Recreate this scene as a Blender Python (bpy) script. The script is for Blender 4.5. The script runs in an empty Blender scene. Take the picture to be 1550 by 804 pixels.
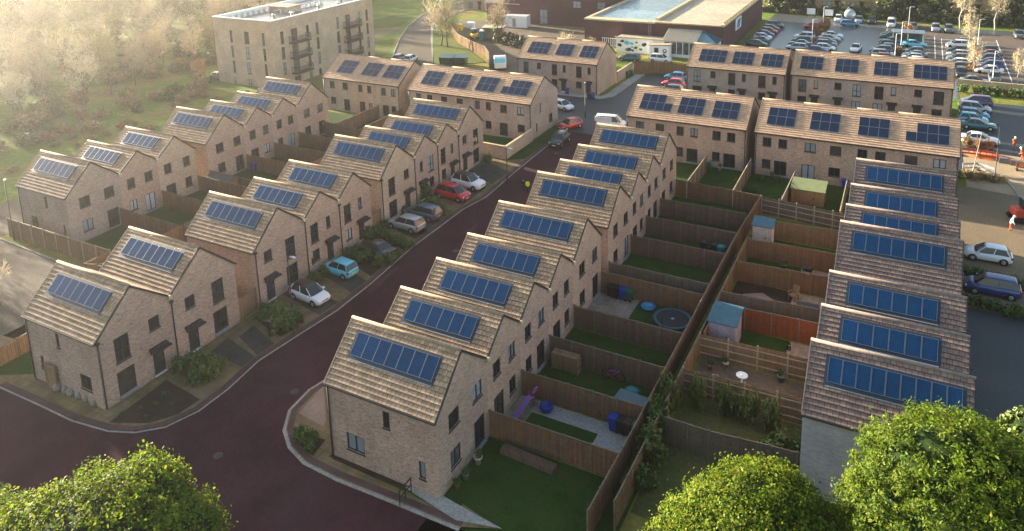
import bpy, math, random
import numpy as np
from mathutils import Vector, Matrix
rnd = random.Random(7)
SC = bpy.context.scene
COL = SC.collection
PI = math.pi
R_ = math.radians

# ------------------------------------------------------------------ camera
CAM = np.array([29.575, -30.613, 34.338])
F, PX, PY = 1166.305, -19.929, -340.296
PITCH, YAW, ROLL = 78.07, 28.98, -1.836
def _rot():
    a, b, c = R_(PITCH), R_(YAW), R_(ROLL)
    Rx = np.array([[1, 0, 0], [0, math.cos(a), -math.sin(a)], [0, math.sin(a), math.cos(a)]])
    Rz = np.array([[math.cos(b), -math.sin(b), 0], [math.sin(b), math.cos(b), 0], [0, 0, 1]])
    Rr = np.array([[math.cos(c), -math.sin(c), 0], [math.sin(c), math.cos(c), 0], [0, 0, 1]])
    return Rz @ Rx @ Rr
ROT = _rot()
def at(u, v, z=0.0):
    """a spot seen in the photograph, as the point of the level z it lies on"""
    r = ROT @ np.array([(u - 775 - PX) / F, -(v - 402 - PY) / F, -1.0])
    q = CAM + r * (z - CAM[2]) / r[2]
    return (float(q[0]), float(q[1]))
cd = bpy.data.cameras.new('camera')
cam = bpy.data.objects.new('camera', cd); COL.objects.link(cam)
M = Matrix([list(r) for r in ROT]).to_4x4(); M.translation = Vector(CAM)
cam.matrix_world = M
cd.sensor_width = 36; cd.lens = F / 1550 * 36
cd.shift_x = -PX / 1550; cd.shift_y = PY / 1550
cd.clip_end = 3000; cd.clip_start = .5
SC.camera = cam

# ------------------------------------------------------------------ light
SUN_A, SUN_E = R_(8.8), R_(10.3)
sdir = Vector((-math.cos(SUN_E) * math.cos(SUN_A), math.cos(SUN_E) * math.sin(SUN_A), math.sin(SUN_E)))
w = bpy.data.worlds.new("World"); SC.world = w; w.use_nodes = True
nt = w.node_tree; nt.nodes.clear()
sk = nt.nodes.new('ShaderNodeTexSky'); sk.sky_type = 'NISHITA'; sk.sun_disc = False
sk.sun_elevation = SUN_E; sk.sun_rotation = math.atan2(sdir.x, sdir.y)
sk.air_density = 1.0; sk.dust_density = 1.6; sk.ozone_density = .5
bg = nt.nodes.new('ShaderNodeBackground'); bg.inputs[1].default_value = .075
ow = nt.nodes.new('ShaderNodeOutputWorld')
nt.links.new(sk.outputs[0], bg.inputs[0]); nt.links.new(bg.outputs[0], ow.inputs[0])
sl = bpy.data.lights.new('sun', 'SUN'); sl.energy = 5.0; sl.angle = R_(.5); sl.color = (1, .88, .69)
so = bpy.data.objects.new('sun', sl); COL.objects.link(so)
so.rotation_euler = sdir.to_track_quat('Z', 'Y').to_euler(); so.location = (-60, 20, 60)
SC.view_settings.view_transform = 'Standard'; SC.view_settings.look = 'None'
SC.view_settings.gamma = 1; SC.view_settings.use_curve_mapping = False
SC.view_settings.exposure = .9
cy = SC.cycles
SC.render.engine = 'CYCLES'
cy.use_denoising = True
cy.max_bounces = 5; cy.diffuse_bounces = 2; cy.glossy_bounces = 2; cy.transmission_bounces = 3
cy.volume_bounces = 0; cy.transparent_max_bounces = 6
cy.caustics_reflective = False; cy.caustics_refractive = False

# ------------------------------------------------------------------ materials
MATS = {}
class NB:
    def __init__(s, name):
        s.m = bpy.data.materials.new(name); s.m.use_nodes = True
        s.t = s.m.node_tree; s.p = s.t.nodes['Principled BSDF']
    def n(s, kind, **kw):
        x = s.t.nodes.new('ShaderNode' + kind)
        for k, v in kw.items():
            if isinstance(k, str) and k.startswith('i_'):
                key = k[2:].replace('_', ' ')
                x.inputs[key].default_value = v
            else: setattr(x, k, v)
        return x
    def l(s, a, b): s.t.links.new(a, b)
    def coord(s, kind='Object'):
        return s.n('TexCoord').outputs[kind]
    def noise(s, vec, scale, detail=3, rough=.55):
        x = s.n('TexNoise'); x.inputs['Scale'].default_value = scale; x.inputs['Detail'].default_value = detail
        x.inputs['Roughness'].default_value = rough
        if vec is not None: s.l(vec, x.inputs['Vector'])
        return x.outputs['Fac']
    def ramp(s, fac, stops):
        x = s.n('ValToRGB'); e = x.color_ramp.elements
        while len(e) < len(stops): e.new(.5)
        for i, (p, c) in enumerate(stops):
            e[i].position = p; e[i].color = (c[0], c[1], c[2], 1) if not isinstance(c, (int, float)) else (c, c, c, 1)
        s.l(fac, x.inputs[0]); return x.outputs[0]
    def mix(s, fac, a, b, blend='MIX'):
        x = s.n('Mix'); x.data_type = 'RGBA'; x.blend_type = blend
        for sock, v in ((0, fac), (6, a), (7, b)):
            if hasattr(v, 'is_linked') or hasattr(v, 'links'): s.l(v, x.inputs[sock])
            elif isinstance(v, (int, float)): x.inputs[sock].default_value = v if sock == 0 else (v, v, v, 1)
            else: x.inputs[sock].default_value = (v[0], v[1], v[2], 1)
        return x.outputs[2]
    def out(s, color=None, rough=.85, spec=.25, metal=0):
        if color is not None:
            if hasattr(color, 'links'): s.l(color, s.p.inputs['Base Color'])
            else: s.p.inputs['Base Color'].default_value = (*color, 1)
        if hasattr(rough, 'links'): s.l(rough, s.p.inputs['Roughness'])
        else: s.p.inputs['Roughness'].default_value = rough
        s.p.inputs['Specular IOR Level'].default_value = spec
        s.p.inputs['Metallic'].default_value = metal
        MATS[s.m.name] = s.m
        return s.m
    def bump(s, h, strength=.3, dist=.02):
        b = s.n('Bump'); b.inputs['Strength'].default_value = strength; b.inputs['Distance'].default_value = dist
        s.l(h, b.inputs['Height']); s.l(b.outputs[0], s.p.inputs['Normal'])

def plain(name, c, rough=.6, spec=.3, metal=0, var=0.0, vs=3.0):
    b = NB(name)
    if var:
        f = b.noise(b.coord(), vs, 4)
        c2 = b.ramp(f, [(.3, tuple(x * (1 - var) for x in c)), (.7, tuple(min(1, x * (1 + var)) for x in c))])
        return b.out(c2, rough, spec, metal)
    return b.out(c, rough, spec, metal)

def brick(name, c1, c2, mortar, tint, tamt=.5):
    b = NB(name); co = b.coord()
    sp = b.n('SeparateXYZ'); b.l(co, sp.inputs[0])
    ad = b.n('Math', operation='ADD'); b.l(sp.outputs[0], ad.inputs[0]); b.l(sp.outputs[1], ad.inputs[1])
    cb = b.n('CombineXYZ'); b.l(ad.outputs[0], cb.inputs[0]); b.l(sp.outputs[2], cb.inputs[1])
    br = b.n('TexBrick'); br.inputs['Scale'].default_value = 1
    br.inputs['Brick Width'].default_value = .29; br.inputs['Row Height'].default_value = .1
    br.inputs['Mortar Size'].default_value = .008; br.inputs['Mortar Smooth'].default_value = .6
    br.inputs['Color1'].default_value = (*c1, 1); br.inputs['Color2'].default_value = (*c2, 1)
    br.inputs['Mortar'].default_value = (*mortar, 1); br.inputs['Bias'].default_value = -.1
    b.l(cb.outputs[0], br.inputs[0])
    # clusters of odd bricks: dark and purple ones
    mp = b.n('Mapping'); mp.inputs['Scale'].default_value = (1, 2.4, 1); b.l(cb.outputs[0], mp.inputs[0])
    f = b.noise(mp.outputs[0], 3.6, 6, .9)
    k = b.ramp(f, [(.50, 0), (.60, 1)])
    kk = b.mix(k, 0, tamt, 'MIX')
    c = b.mix(kk, br.outputs['Color'], tint)
    g = b.noise(co, .35, 3)
    gg = b.ramp(g, [(.3, .80), (.7, 1.12)])
    c = b.mix(1.0, c, gg, 'MULTIPLY')
    b.bump(br.outputs['Fac'], -.25, .01)
    return b.out(c, .9, .15)

BRICKS = [
 brick('brick_tan', (.48, .33, .24), (.34, .225, .165), (.43, .36, .29), (.14, .085, .08), .85),
 brick('brick_pink', (.46, .32, .24), (.33, .22, .17), (.42, .35, .29), (.14, .088, .095), .85),
 brick('brick_grey', (.41, .32, .26), (.30, .225, .185), (.37, .33, .29), (.13, .10, .10), .85),
 brick('brick_buff', (.51, .375, .26), (.38, .27, .19), (.46, .39, .30), (.18, .115, .09), .8),
]
BRICKS.append(brick('brick_shade_blue', (.48, .46, .54), (.36, .35, .43), (.44, .42, .48), (.24, .23, .29), .5))  # right end house, bluish tint of the shade put into the brick
MAROON = brick('brick_maroon', (.10, .04, .045), (.07, .03, .035), (.10, .07, .07), (.06, .03, .035))
BROWNB = brick('brick_brown', (.26, .16, .10), (.20, .12, .08), (.25, .20, .16), (.15, .09, .065))
YELLOWB = brick('brick_yellow', (.42, .27, .12), (.36, .23, .10), (.38, .30, .2), (.3, .18, .09))

def tiles(name, c1, c2, joint, w_, dirt):
    b = NB(name); uv = b.coord('UV')
    br = b.n('TexBrick'); br.inputs['Scale'].default_value = 1; br.inputs['Brick Width'].default_value = 1
    br.inputs['Row Height'].default_value = 1; br.inputs['Mortar Size'].default_value = w_
    br.inputs['Mortar Smooth'].default_value = .2
    br.inputs['Color1'].default_value = (*c1, 1); br.inputs['Color2'].default_value = (*c2, 1)
    br.inputs['Mortar'].default_value = (*joint, 1)
    b.l(uv, br.inputs[0])
    f = b.noise(uv, .55, 4, .7)
    k = b.ramp(f, [(.35, .78), (.65, 1.12)])
    c = b.mix(1.0, br.outputs[0], k, 'MULTIPLY')
    f2 = b.noise(b.coord(), 9, 4, .7)
    k2 = b.ramp(f2, [(.35, .85), (.65, 1.1)])
    c = b.mix(1.0, c, k2, 'MULTIPLY')
    f3 = b.noise(b.coord(), .9, 5, .7); k3 = b.ramp(f3, [(.55, 0), (.75, .5)])
    c = b.mix(k3, c, dirt)
    return b.out(c, .85, .2)
TILE = tiles('tile_tan', (.42, .29, .19), (.27, .19, .125), (.045, .055, .045), .055, (.20, .15, .12))
TILED = tiles('tile_brown_shaded', (.235, .165, .138), (.155, .114, .104), (.045, .04, .038), .06, (.10, .085, .08))  # darker copy of the tan tile, the right row's shade put in
TILET = tiles('tile_terrace', (.55, .36, .235), (.46, .30, .195), (.16, .12, .09), .03, (.22, .165, .13))
TILEDARK = tiles('tile_slate', (.10, .10, .105), (.085, .085, .09), (.05, .05, .05), .03, (.08, .08, .085))
RIDGE = plain('ridge_tile', (.30, .215, .14), .8, .2, var=.25, vs=4)
RIDGED = plain('ridge_brown_shaded', (.22, .17, .145), .8, .2, var=.25, vs=4)  # ridge to match, the same shade in its colour
DARK = plain('dark_trim', (.022, .024, .028), .5, .3)
WFRAME = plain('window_frame', (.018, .022, .026), .45, .35)
DOOR = plain('door_paint', (.02, .026, .032), .45, .35)
LEAD = plain('lead_flashing', (.20, .23, .25), .6, .3, var=.2, vs=6)
VALLEY = plain('valley_lining', (.46, .36, .22), .7, .2, var=.2)
TRAY = plain('panel_tray', (.018, .03, .05), .5, .3)
PFRAME = plain('panel_frame', (.15, .18, .22), .45, .4, .3)
WHITE = plain('white_paint', (.78, .78, .76), .5, .3)
def panel(name, c1, c2, line):
    b = NB(name); uv = b.coord('UV')
    br = b.n('TexBrick'); br.offset = 0; br.inputs['Scale'].default_value = 1
    br.inputs['Brick Width'].default_value = 1; br.inputs['Row Height'].default_value = 1
    br.inputs['Mortar Size'].default_value = .06; br.inputs['Mortar Smooth'].default_value = .3
    br.inputs['Color1'].default_value = (*c1, 1); br.inputs['Color2'].default_value = (*c2, 1); br.inputs['Mortar'].default_value = (*line, 1)
    b.l(uv, br.inputs[0])
    f = b.noise(b.coord(), .6, 2); k = b.ramp(f, [(.3, .75), (.7, 1.25)])
    return b.out(b.mix(1.0, br.outputs[0], k, 'MULTIPLY'), .12, .3)
CELL = panel('solar_cells', (.0006, .020, .066), (.001, .027, .086), (.006, .06, .145))
CELLT = panel('solar_cells_dark', (.005, .012, .035), (.006, .014, .04), (.015, .03, .06))
def glass(name, c, r=.06):
    b = NB(name); f = b.noise(b.coord(), 1.6, 2)
    k = b.ramp(f, [(.4, tuple(x * .5 for x in c)), (.6, c)])
    return b.out(k, r, .35)
PANES = [glass('pane_dark', (.02, .026, .03)), glass('pane_room', (.05, .05, .048)), glass('pane_grey', (.10, .115, .125))]
def curtain(name, c):
    b = NB(name); wv = b.n('TexWave'); wv.inputs['Scale'].default_value = 4; wv.inputs['Distortion'].default_value = 1.5
    b.l(b.coord(), wv.inputs[0])
    k = b.ramp(wv.outputs['Fac'], [(.2, tuple(x * .6 for x in c)), (.8, c)])
    return b.out(k, .25, .5)
CURT = [curtain('pane_curtain', (.36, .39, .42)), curtain('pane_blind', (.22, .27, .31))]

# ------------------------------------------------------------------ mesh building
class MB:
    def __init__(s): s.v = []; s.f = []; s.m = []; s.uv = []; s.has_uv = False; s.smooth = []
    def face(s, pts, mi=0, uv=None, sm=False):
        b = len(s.v); s.v += [tuple(p) for p in pts]; s.f.append(tuple(range(b, b + len(pts)))); s.m.append(mi); s.smooth.append(sm)
        if uv: s.has_uv = True
        s.uv.append(uv)
    def box(s, x0, y0, z0, x1, y1, z1, mi=0, T=None):
        c = [(x0, y0, z0), (x1, y0, z0), (x1, y1, z0), (x0, y1, z0), (x0, y0, z1), (x1, y0, z1), (x1, y1, z1), (x0, y1, z1)]
        if T is not None: c = [tuple(T @ Vector(p)) for p in c]
        for q in ((0, 3, 2, 1), (4, 5, 6, 7), (0, 1, 5, 4), (1, 2, 6, 5), (2, 3, 7, 6), (3, 0, 4, 7)): s.face([c[i] for i in q], mi)
    def bar(s, a, b, wd, ht, mi=0, up=(0, 0, 1)):
        a, b = Vector(a), Vector(b); d = (b - a); L = d.length; d.normalize()
        sd = d.cross(Vector(up)); 
        if sd.length < 1e-4: sd = Vector((1, 0, 0))
        sd.normalize(); u = sd.cross(d)
        T = Matrix((( d.x, sd.x, u.x, a.x), (d.y, sd.y, u.y, a.y), (d.z, sd.z, u.z, a.z), (0, 0, 0, 1)))
        s.box(0, -wd / 2, -ht / 2, L, wd / 2, ht / 2, mi, T)
    def tube(s, pts, rad, n=6, mi=0, cap=True):
        pts = [Vector(p) for p in pts]; rings = []
        prev = None
        for i, p in enumerate(pts):
            d = (pts[min(i + 1, len(pts) - 1)] - pts[max(i - 1, 0)]).normalized()
            a = d.orthogonal().normalized() if prev is None else (prev - d * prev.dot(d)).normalized()
            prev = a; b_ = d.cross(a)
            r = rad[i] if isinstance(rad, (list, tuple)) else rad
            base = len(s.v)
            s.v += [tuple(p + a * (r * math.cos(2 * PI * k / n)) + b_ * (r * math.sin(2 * PI * k / n))) for k in range(n)]
            rings.append(base)
        for i in range(len(rings) - 1):
            for k in range(n):
                k2 = (k + 1) % n
                s.f.append((rings[i] + k, rings[i] + k2, rings[i + 1] + k2, rings[i + 1] + k)); s.m.append(mi); s.uv.append(None); s.smooth.append(True)
        if cap:
            s.f.append(tuple(rings[-1] + k for k in range(n))); s.m.append(mi); s.uv.append(None); s.smooth.append(False)
            s.f.append(tuple(rings[0] + n - 1 - k for k in range(n))); s.m.append(mi); s.uv.append(None); s.smooth.append(False)
    def lathe(s, prof, n=12, mi=0, c=(0, 0, 0), sx=1, sy=1):
        b0 = len(s.v); m_ = len(prof)
        for r, z in prof:
            for k in range(n): s.v.append((c[0] + sx * r * math.cos(2 * PI * k / n), c[1] + sy * r * math.sin(2 * PI * k / n), c[2] + z))
        for i in range(m_ - 1):
            for k in range(n):
                k2 = (k + 1) % n
                s.f.append((b0 + i * n + k, b0 + i * n + k2, b0 + (i + 1) * n + k2, b0 + (i + 1) * n + k)); s.m.append(mi); s.uv.append(None); s.smooth.append(True)
    def prism(s, poly, z0, z1, mi=0, bottom=False):
        n = len(poly); A = sum(poly[i][0] * poly[(i + 1) % n][1] - poly[(i + 1) % n][0] * poly[i][1] for i in range(n))
        if A < 0: poly = poly[::-1]
        s.face([(x, y, z1) for x, y in poly], mi)
        if bottom: s.face([(x, y, z0) for x, y in poly[::-1]], mi)
        if z0 < z1:
            for i in range(n):
                a, b = poly[i], poly[(i + 1) % n]
                s.face([(a[0], a[1], z0), (b[0], b[1], z0), (b[0], b[1], z1), (a[0], a[1], z1)], mi)
    def loft(s, rings, mi=0, closed=True, caps=True, sm=True):
        n = len(rings[0]); b0 = len(s.v)
        for r in rings: s.v += [tuple(p) for p in r]
        for i in range(len(rings) - 1):
            for k in range(n if closed else n - 1):
                k2 = (k + 1) % n
                s.f.append((b0 + i * n + k, b0 + i * n + k2, b0 + (i + 1) * n + k2, b0 + (i + 1) * n + k)); s.m.append(mi); s.uv.append(None); s.smooth.append(sm)
        if caps:
            s.f.append(tuple(b0 + n - 1 - k for k in range(n))); s.m.append(mi); s.uv.append(None); s.smooth.append(False)
            s.f.append(tuple(b0 + (len(rings) - 1) * n + k for k in range(n))); s.m.append(mi); s.uv.append(None); s.smooth.append(False)
    def mesh(s, name, mats):
        me = bpy.data.meshes.new(name); me.from_pydata(s.v, [], s.f)
        for m_ in (mats if isinstance(mats, (list, tuple)) else [mats]): me.materials.append(m_)
        me.polygons.foreach_set('material_index', s.m); me.polygons.foreach_set('use_smooth', s.smooth)
        if s.has_uv:
            ul = me.uv_layers.new(name='uv'); flat = []
            for f, u in zip(s.f, s.uv):
                for k in range(len(f)): flat += (u[k] if u else (0, 0))
            ul.data.foreach_set('uv', flat)
        me.update(); return me
    def build(s, name, mats, parent=None, loc=(0, 0, 0)):
        o = bpy.data.objects.new(name, s.mesh(name, mats)); COL.objects.link(o)
        if parent: o.parent = parent
        o.location = loc; return o

def link_mesh(name, me, parent=None, loc=(0, 0, 0), rz=0, sc=None):
    o = bpy.data.objects.new(name, me); COL.objects.link(o)
    if parent: o.parent = parent
    o.location = loc; o.rotation_euler = (0, 0, rz)
    if sc: o.scale = sc if isinstance(sc, tuple) else (sc, sc, sc)
    return o
def tag(o, label=None, cat=None, group=None, kind=None):
    if label: o['label'] = label
    if cat: o['category'] = cat
    if group: o['group'] = group
    if kind: o['kind'] = kind
    return o
def thing(name, label, cat, loc=(0, 0, 0), rz=0, group=None):
    o = bpy.data.objects.new(name, None); COL.objects.link(o); o.empty_display_size = .3
    o.location = loc; o.rotation_euler = (0, 0, rz)
    return tag(o, label, cat, group)
KIDS = {}
def copy_tree(o, parent=None):
    c = o.copy(); COL.objects.link(c)
    if parent: c.parent = parent
    for ch in o.children: copy_tree(ch, c)
    return c
ORD = ['first', 'second', 'third', 'fourth', 'fifth', 'sixth', 'seventh', 'eighth', 'ninth', 'tenth', 'eleventh', 'twelfth']
# ------------------------------------------------------------------ houses
def wall_panel(mb, fn, W, zt, holes, depth=.10):
    """a wall of width W and height zt with openings; fn(u, z, d) gives the point d metres inside the face"""
    us = sorted({0, W} | {h[0] for h in holes} | {h[1] for h in holes})
    zs = sorted({-.3, zt} | {h[2] for h in holes} | {h[3] for h in holes})
    for i in range(len(us) - 1):
        for j in range(len(zs) - 1):
            cu, cz = (us[i] + us[i + 1]) / 2, (zs[j] + zs[j + 1]) / 2
            if any(h[0] < cu < h[1] and h[2] < cz < h[3] for h in holes): continue
            mb.face([fn(us[i], zs[j], 0), fn(us[i + 1], zs[j], 0), fn(us[i + 1], zs[j + 1], 0), fn(us[i], zs[j + 1], 0)])
    for a, b, c, d in [h[:4] for h in holes]:
        for p, q in (((a, c), (b, c)), ((b, c), (b, d)), ((b, d), (a, d)), ((a, d), (a, c))):
            mb.face([fn(p[0], p[1], 0), fn(p[0], p[1], depth), fn(q[0], q[1], depth), fn(q[0], q[1], 0)])

def fbox(mb, fn, u0, u1, z0, z1, d0, d1, mi=0):
    c = [fn(u0, z0, d1), fn(u1, z0, d1), fn(u1, z0, d0), fn(u0, z0, d0), fn(u0, z1, d1), fn(u1, z1, d1), fn(u1, z1, d0), fn(u0, z1, d0)]
    # d0 is the outer face
    for q in ((0, 1, 2, 3), (7, 6, 5, 4), (3, 2, 6, 7), (2, 1, 5, 6), (1, 0, 4, 5), (0, 3, 7, 4)): mb.face([c[i] for i in q], mi)

def add_window(root, fn, h, pane, style='win'):
    u0, u1, z0, z1 = h[:4]; W = u1 - u0; H = z1 - z0; t = .075
    mb = MB(); d0, d1 = .045, .12
    fbox(mb, fn, u0, u1, z0, z0 + t, d0, d1); fbox(mb, fn, u0, u1, z1 - t, z1, d0, d1)
    fbox(mb, fn, u0, u0 + t, z0 + t, z1 - t, d0, d1); fbox(mb, fn, u1 - t, u1, z0 + t, z1 - t, d0, d1)
    if W > .7: fbox(mb, fn, (u0 + u1) / 2 - .045, (u0 + u1) / 2 + .045, z0 + t, z1 - t, d0 + .004, d1)
    if H > 1.4 and style == 'win':
        fbox(mb, fn, u0 + t, u1 - t, z0 + H * .42, z0 + H * .42 + .08, d0 + .006, d1)
    if z0 > .5: fbox(mb, fn, u0 - .04, u1 + .04, z0 - .07, z0 - .003, -.05, .02)
    else: fbox(mb, fn, u0 - .03, u1 + .03, z0 - .14, z0 - .003, -.12, .03, 1)
    w_ = mb.build('window' if style == 'win' else 'french_door', [WFRAME, LEAD], root)
    pb = MB()
    pb.face([fn(u0 + t, z0 + t, .09), fn(u1 - t, z0 + t, .09), fn(u1 - t, z1 - t, .09), fn(u0 + t, z1 - t, .09)])
    pb.face([fn(u0 + t, z1 - t, .115), fn(u1 - t, z1 - t, .115), fn(u1 - t, z0 + t, .115), fn(u0 + t, z0 + t, .115)])
    pb.build('pane', pane, w_)
    return w_

def add_door(root, fn, h, canopy=True):
    u0, u1, z0, z1 = h[:4]
    mb = MB()
    fbox(mb, fn, u0 + .06, u1 - .06, z0 + .04, z1 - .06, .05, .1)
    for a, b in ((.14, .42), (.52, .84)):
        H = z1 - z0
        fbox(mb, fn, u0 + .18, u1 - .18, z0 + H * a, z0 + H * b, .035, .052)
    d = mb.build('door', [DOOR], root)
    f = MB()
    fbox(f, fn, u0, u0 + .06, z0, z1, .03, .1); fbox(f, fn, u1 - .06, u1, z0, z1, .03, .1); fbox(f, fn, u0 + .06, u1 - .06, z1 - .06, z1, .03, .1)
    fbox(f, fn, u0 - .02, u1 + .02, z0 - .1, z0 - .003, -.06, .09, 1)
    f.build('door_frame', [DARK, WHITE], d)
    g = MB(); fbox(g, fn, u1 - .2, u1 - .16, z0 + .85, z0 + 1.2, .01, .05); g.build('handle', PFRAME, d)
    if canopy:
        c = MB(); fbox(c, fn, u0 - .22, u1 + .22, z1 + .12, z1 + .22, -.75, -.003)
        fbox(c, fn, u0 - .22, u1 + .22, z1 + .22, z1 + .3, -.35, -.003)
        for uu in (u0 - .14, u1 + .08): fbox(c, fn, uu, uu + .06, z1 - .2, z1 + .118, -.08, -.003)
        c.build('door_canopy', DARK, root)

def house(label, x0, x1, y0, y1, zS, zN, zR, group, br, tile, ridge, cell, walls, panels, ex='EWSN', free=(True, True), downpipes=(), tw=.30, seed=0, win_style=None, over=(True, True)):
    """one dwelling with its ridge along x. walls = {'E': [(kind, u0, u1, z0, z1), ...]}; ex = walls that show; free = eaves that overhang"""
    rr = random.Random(seed)
    cx, cy_ = (x0 + x1) / 2, (y0 + y1) / 2
    root = thing('house', label, 'house', (cx, cy_, 0), 0, group)
    X0, X1, Y0, Y1 = x0 - cx, x1 - cx, y0 - cy_, y1 - cy_; W = Y1 - Y0; ym = (Y0 + Y1) / 2
    fns = {'S': (lambda u, z, d: (X0 + u, Y0 + d, z), X1 - X0, zS), 'N': (lambda u, z, d: (X1 - u, Y1 - d, z), X1 - X0, zN),
           'E': (lambda u, z, d: (X1 - d, Y0 + u, z), W, min(zS, zN)), 'W': (lambda u, z, d: (X0 + d, Y1 - u, z), W, min(zS, zN))}
    wb = MB()
    for k in ex:
        fn, L, zt = fns[k]
        hs = [h[1:5] for h in walls.get(k, [])]
        wall_panel(wb, fn, L, zt, hs)
        if k in 'EW':
            a, b = (zS, zN) if k == 'E' else (zN, zS)
            pts = [(0, zt), (L, zt)]
            if b > zt + .01: pts.append((L, b))
            pts.append((L / 2, zR - .03))
            if a > zt + .01: pts.append((0, a))
            wb.face([fn(u, z, 0) for u, z in pts])
    zc = min(zS, zN)
    wb.face([(X0, Y0, zc), (X1, Y0, zc), (X1, Y1, zc), (X0, Y1, zc)])   # ceiling plate, under the roof
    wb.build('wall', br, root)
    for k in ex:
        fn = fns[k][0]
        for h in walls.get(k, []):
            kind, hh = h[0], h[1:5]
            if kind == 'door': add_door(root, fn, hh)
            elif kind == 'backdoor': add_door(root, fn, hh, False)
            else:
                r = rr.random()
                pane = PANES[0] if r < .58 else PANES[1] if r < .80 else PANES[2] if r < .86 else CURT[0] if r < .94 else CURT[1]
                if len(h) > 5: pane = h[5]
                add_window(root, fn, hh, pane, 'french' if kind == 'french' else 'win')
    # roof: overlapping courses of tiles
    vE, vW = (.05 if 'E' in ex and over[1] else 0), (.05 if 'W' in ex and over[0] else 0)
    ra, rb = X0 - vW, X1 + vE
    rf = MB()
    for sgn, ze, fr in ((-1, zS, free[0]), (1, zN, free[1])):
        ye = Y0 if sgn < 0 else Y1
        run = W / 2; rise = zR - ze; L = math.hypot(run, rise)
        dy, dz = -sgn * run / L, rise / L; ny, nz = sgn * rise / L, run / L
        s0 = -.16 if fr else 0.0
        n = max(4, round((L - s0) / tw)); st = (L - s0) / n; lip = .066
        P = lambda s, o: (ye + dy * s + ny * o, ze + dz * s + nz * o)
        for i in range(n):
            a, b = s0 + i * st, s0 + (i + 1) * st + .012
            ya, za = P(a, lip + .012); yb, zb = P(b, .012); yc, zc = P(a, .0)
            q = [(ra, ya, za), (rb, ya, za), (rb, yb, zb), (ra, yb, zb)]
            uu0, uu1 = (ra + 40) / .30, (rb + 40) / .30
            uvs = [(uu0, i + .02), (uu1, i + .02), (uu1, i + .98), (uu0, i + .98)]
            yd, zd = P(a, lip - .02); yg, zg = P(a + .09, lip - .036)
            e = [(ra, yd, zd), (rb, yd, zd), (rb, ya, za), (ra, ya, za)]
            e2 = [(ra, yg, zg), (rb, yg, zg), (rb, yd, zd), (ra, yd, zd)]; e3 = [(ra, *P(a + .09, .004)), (rb, *P(a + .09, .004)), (rb, yg, zg), (ra, yg, zg)]
            if sgn > 0: q = [q[1], q[0], q[3], q[2]]; uvs = [uvs[1], uvs[0], uvs[3], uvs[2]]; e, e2, e3 = [[k[1], k[0], k[3], k[2]] for k in (e, e2, e3)]
            rf.face(q, 0, uvs)
            for k in (e, e2, e3): rf.face(k, 0, [(uu0, i + .5)] * 4)
        if fr:   # soffit
            ya, za = P(s0, 0)
            e = [(ra, ye, ze - .02), (rb, ye, ze - .02), (rb, ya, za), (ra, ya, za)]
            rf.face(e if sgn > 0 else e[::-1], 0, [(0, .5)] * 4)
    roof = rf.build('roof', tile, root)
    rg = MB(); rg.tube([(ra - .02, ym, zR + .03), (rb + .02, ym, zR + .03)], .10, 8)
    rg.build('ridge', ridge, roof)
    for on, xx, mi in (('E' in ex and over[1], rb, DARK), ('W' in ex and over[0], ra, ridge)):
        if not on: continue
        vb = MB(); ks, kn = (-.16 / math.hypot(W / 2, zR - zS) if free[0] else .02), (-.16 / math.hypot(W / 2, zR - zN) if free[1] else .02)
        A = (Y0 + (ym - Y0) * ks, zS + (zR - zS) * ks); B = (ym, zR); C = (Y1 + (ym - Y1) * kn, zN + (zR - zN) * kn)
        chev = [(A[0], A[1] - .09), (B[0], B[1] - .09), (C[0], C[1] - .09), (C[0], C[1] + .10), (B[0], B[1] + .10), (A[0], A[1] + .10)]
        x_a, x_b = xx - .035, xx + .035
        for f4 in ((0, 1, 4, 5), (1, 2, 3, 4)):
            vb.face([(x_b, *chev[i]) for i in f4]); vb.face([(x_a, *chev[i]) for i in f4[::-1]])
        for i in range(6):
            p, q = chev[i], chev[(i + 1) % 6]
            vb.face([(x_a, *p), (x_b, *p), (x_b, *q), (x_a, *q)])
        vb.build('verge', mi, roof)
    gb = MB()
    for fr, ye, ze, sg in ((free[0], Y0, zS, -1), (free[1], Y1, zN, 1)):
        if fr and gb.v: gb.build('gutter', DARK, roof); gb = MB()
        if fr: gb.box(ra, min(ye + sg * .13, ye + sg * .24), ze - .17, rb, max(ye + sg * .13, ye + sg * .24), ze - .08)
    for k, u in downpipes:
        if gb.v: gb.build('gutter', DARK, roof); gb = MB()
        dpn = MB(); fn, L, zt = fns[k]; a = fn(u, -.05, -.06); b = fn(u, zt - .1, -.06)
        dpn.tube([a, b], .05, 6); fbox(dpn, fn, u - .12, u + .12, zt - .28, zt - .08, -.16, -.005); dpn.build('downpipe', DARK, root)
    if gb.v: gb.build('gutter', DARK, roof)
    if not free[1]:   # lead-lined valley towards the next house
        v = MB(); v.box(ra + .0, Y1 - .16, zN - .06, rb - .02, Y1 + .16, zN + .055, 0)
        v.box(rb - .02, Y1 - .14, zN - .14, rb + .17, Y1 + .14, zN + .10, 1)
        v.build('valley_gutter', [LEAD, VALLEY], roof)
    # solar panels on the slope that faces south
    run = W / 2; rise = zR - zS; L = math.hypot(run, rise)
    dy, dz = run / L, rise / L; ny, nz = -rise / L, run / L
    def SP(x, s, o): return (x, Y0 + dy * s + ny * o, zS + dz * s + nz * o)
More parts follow.
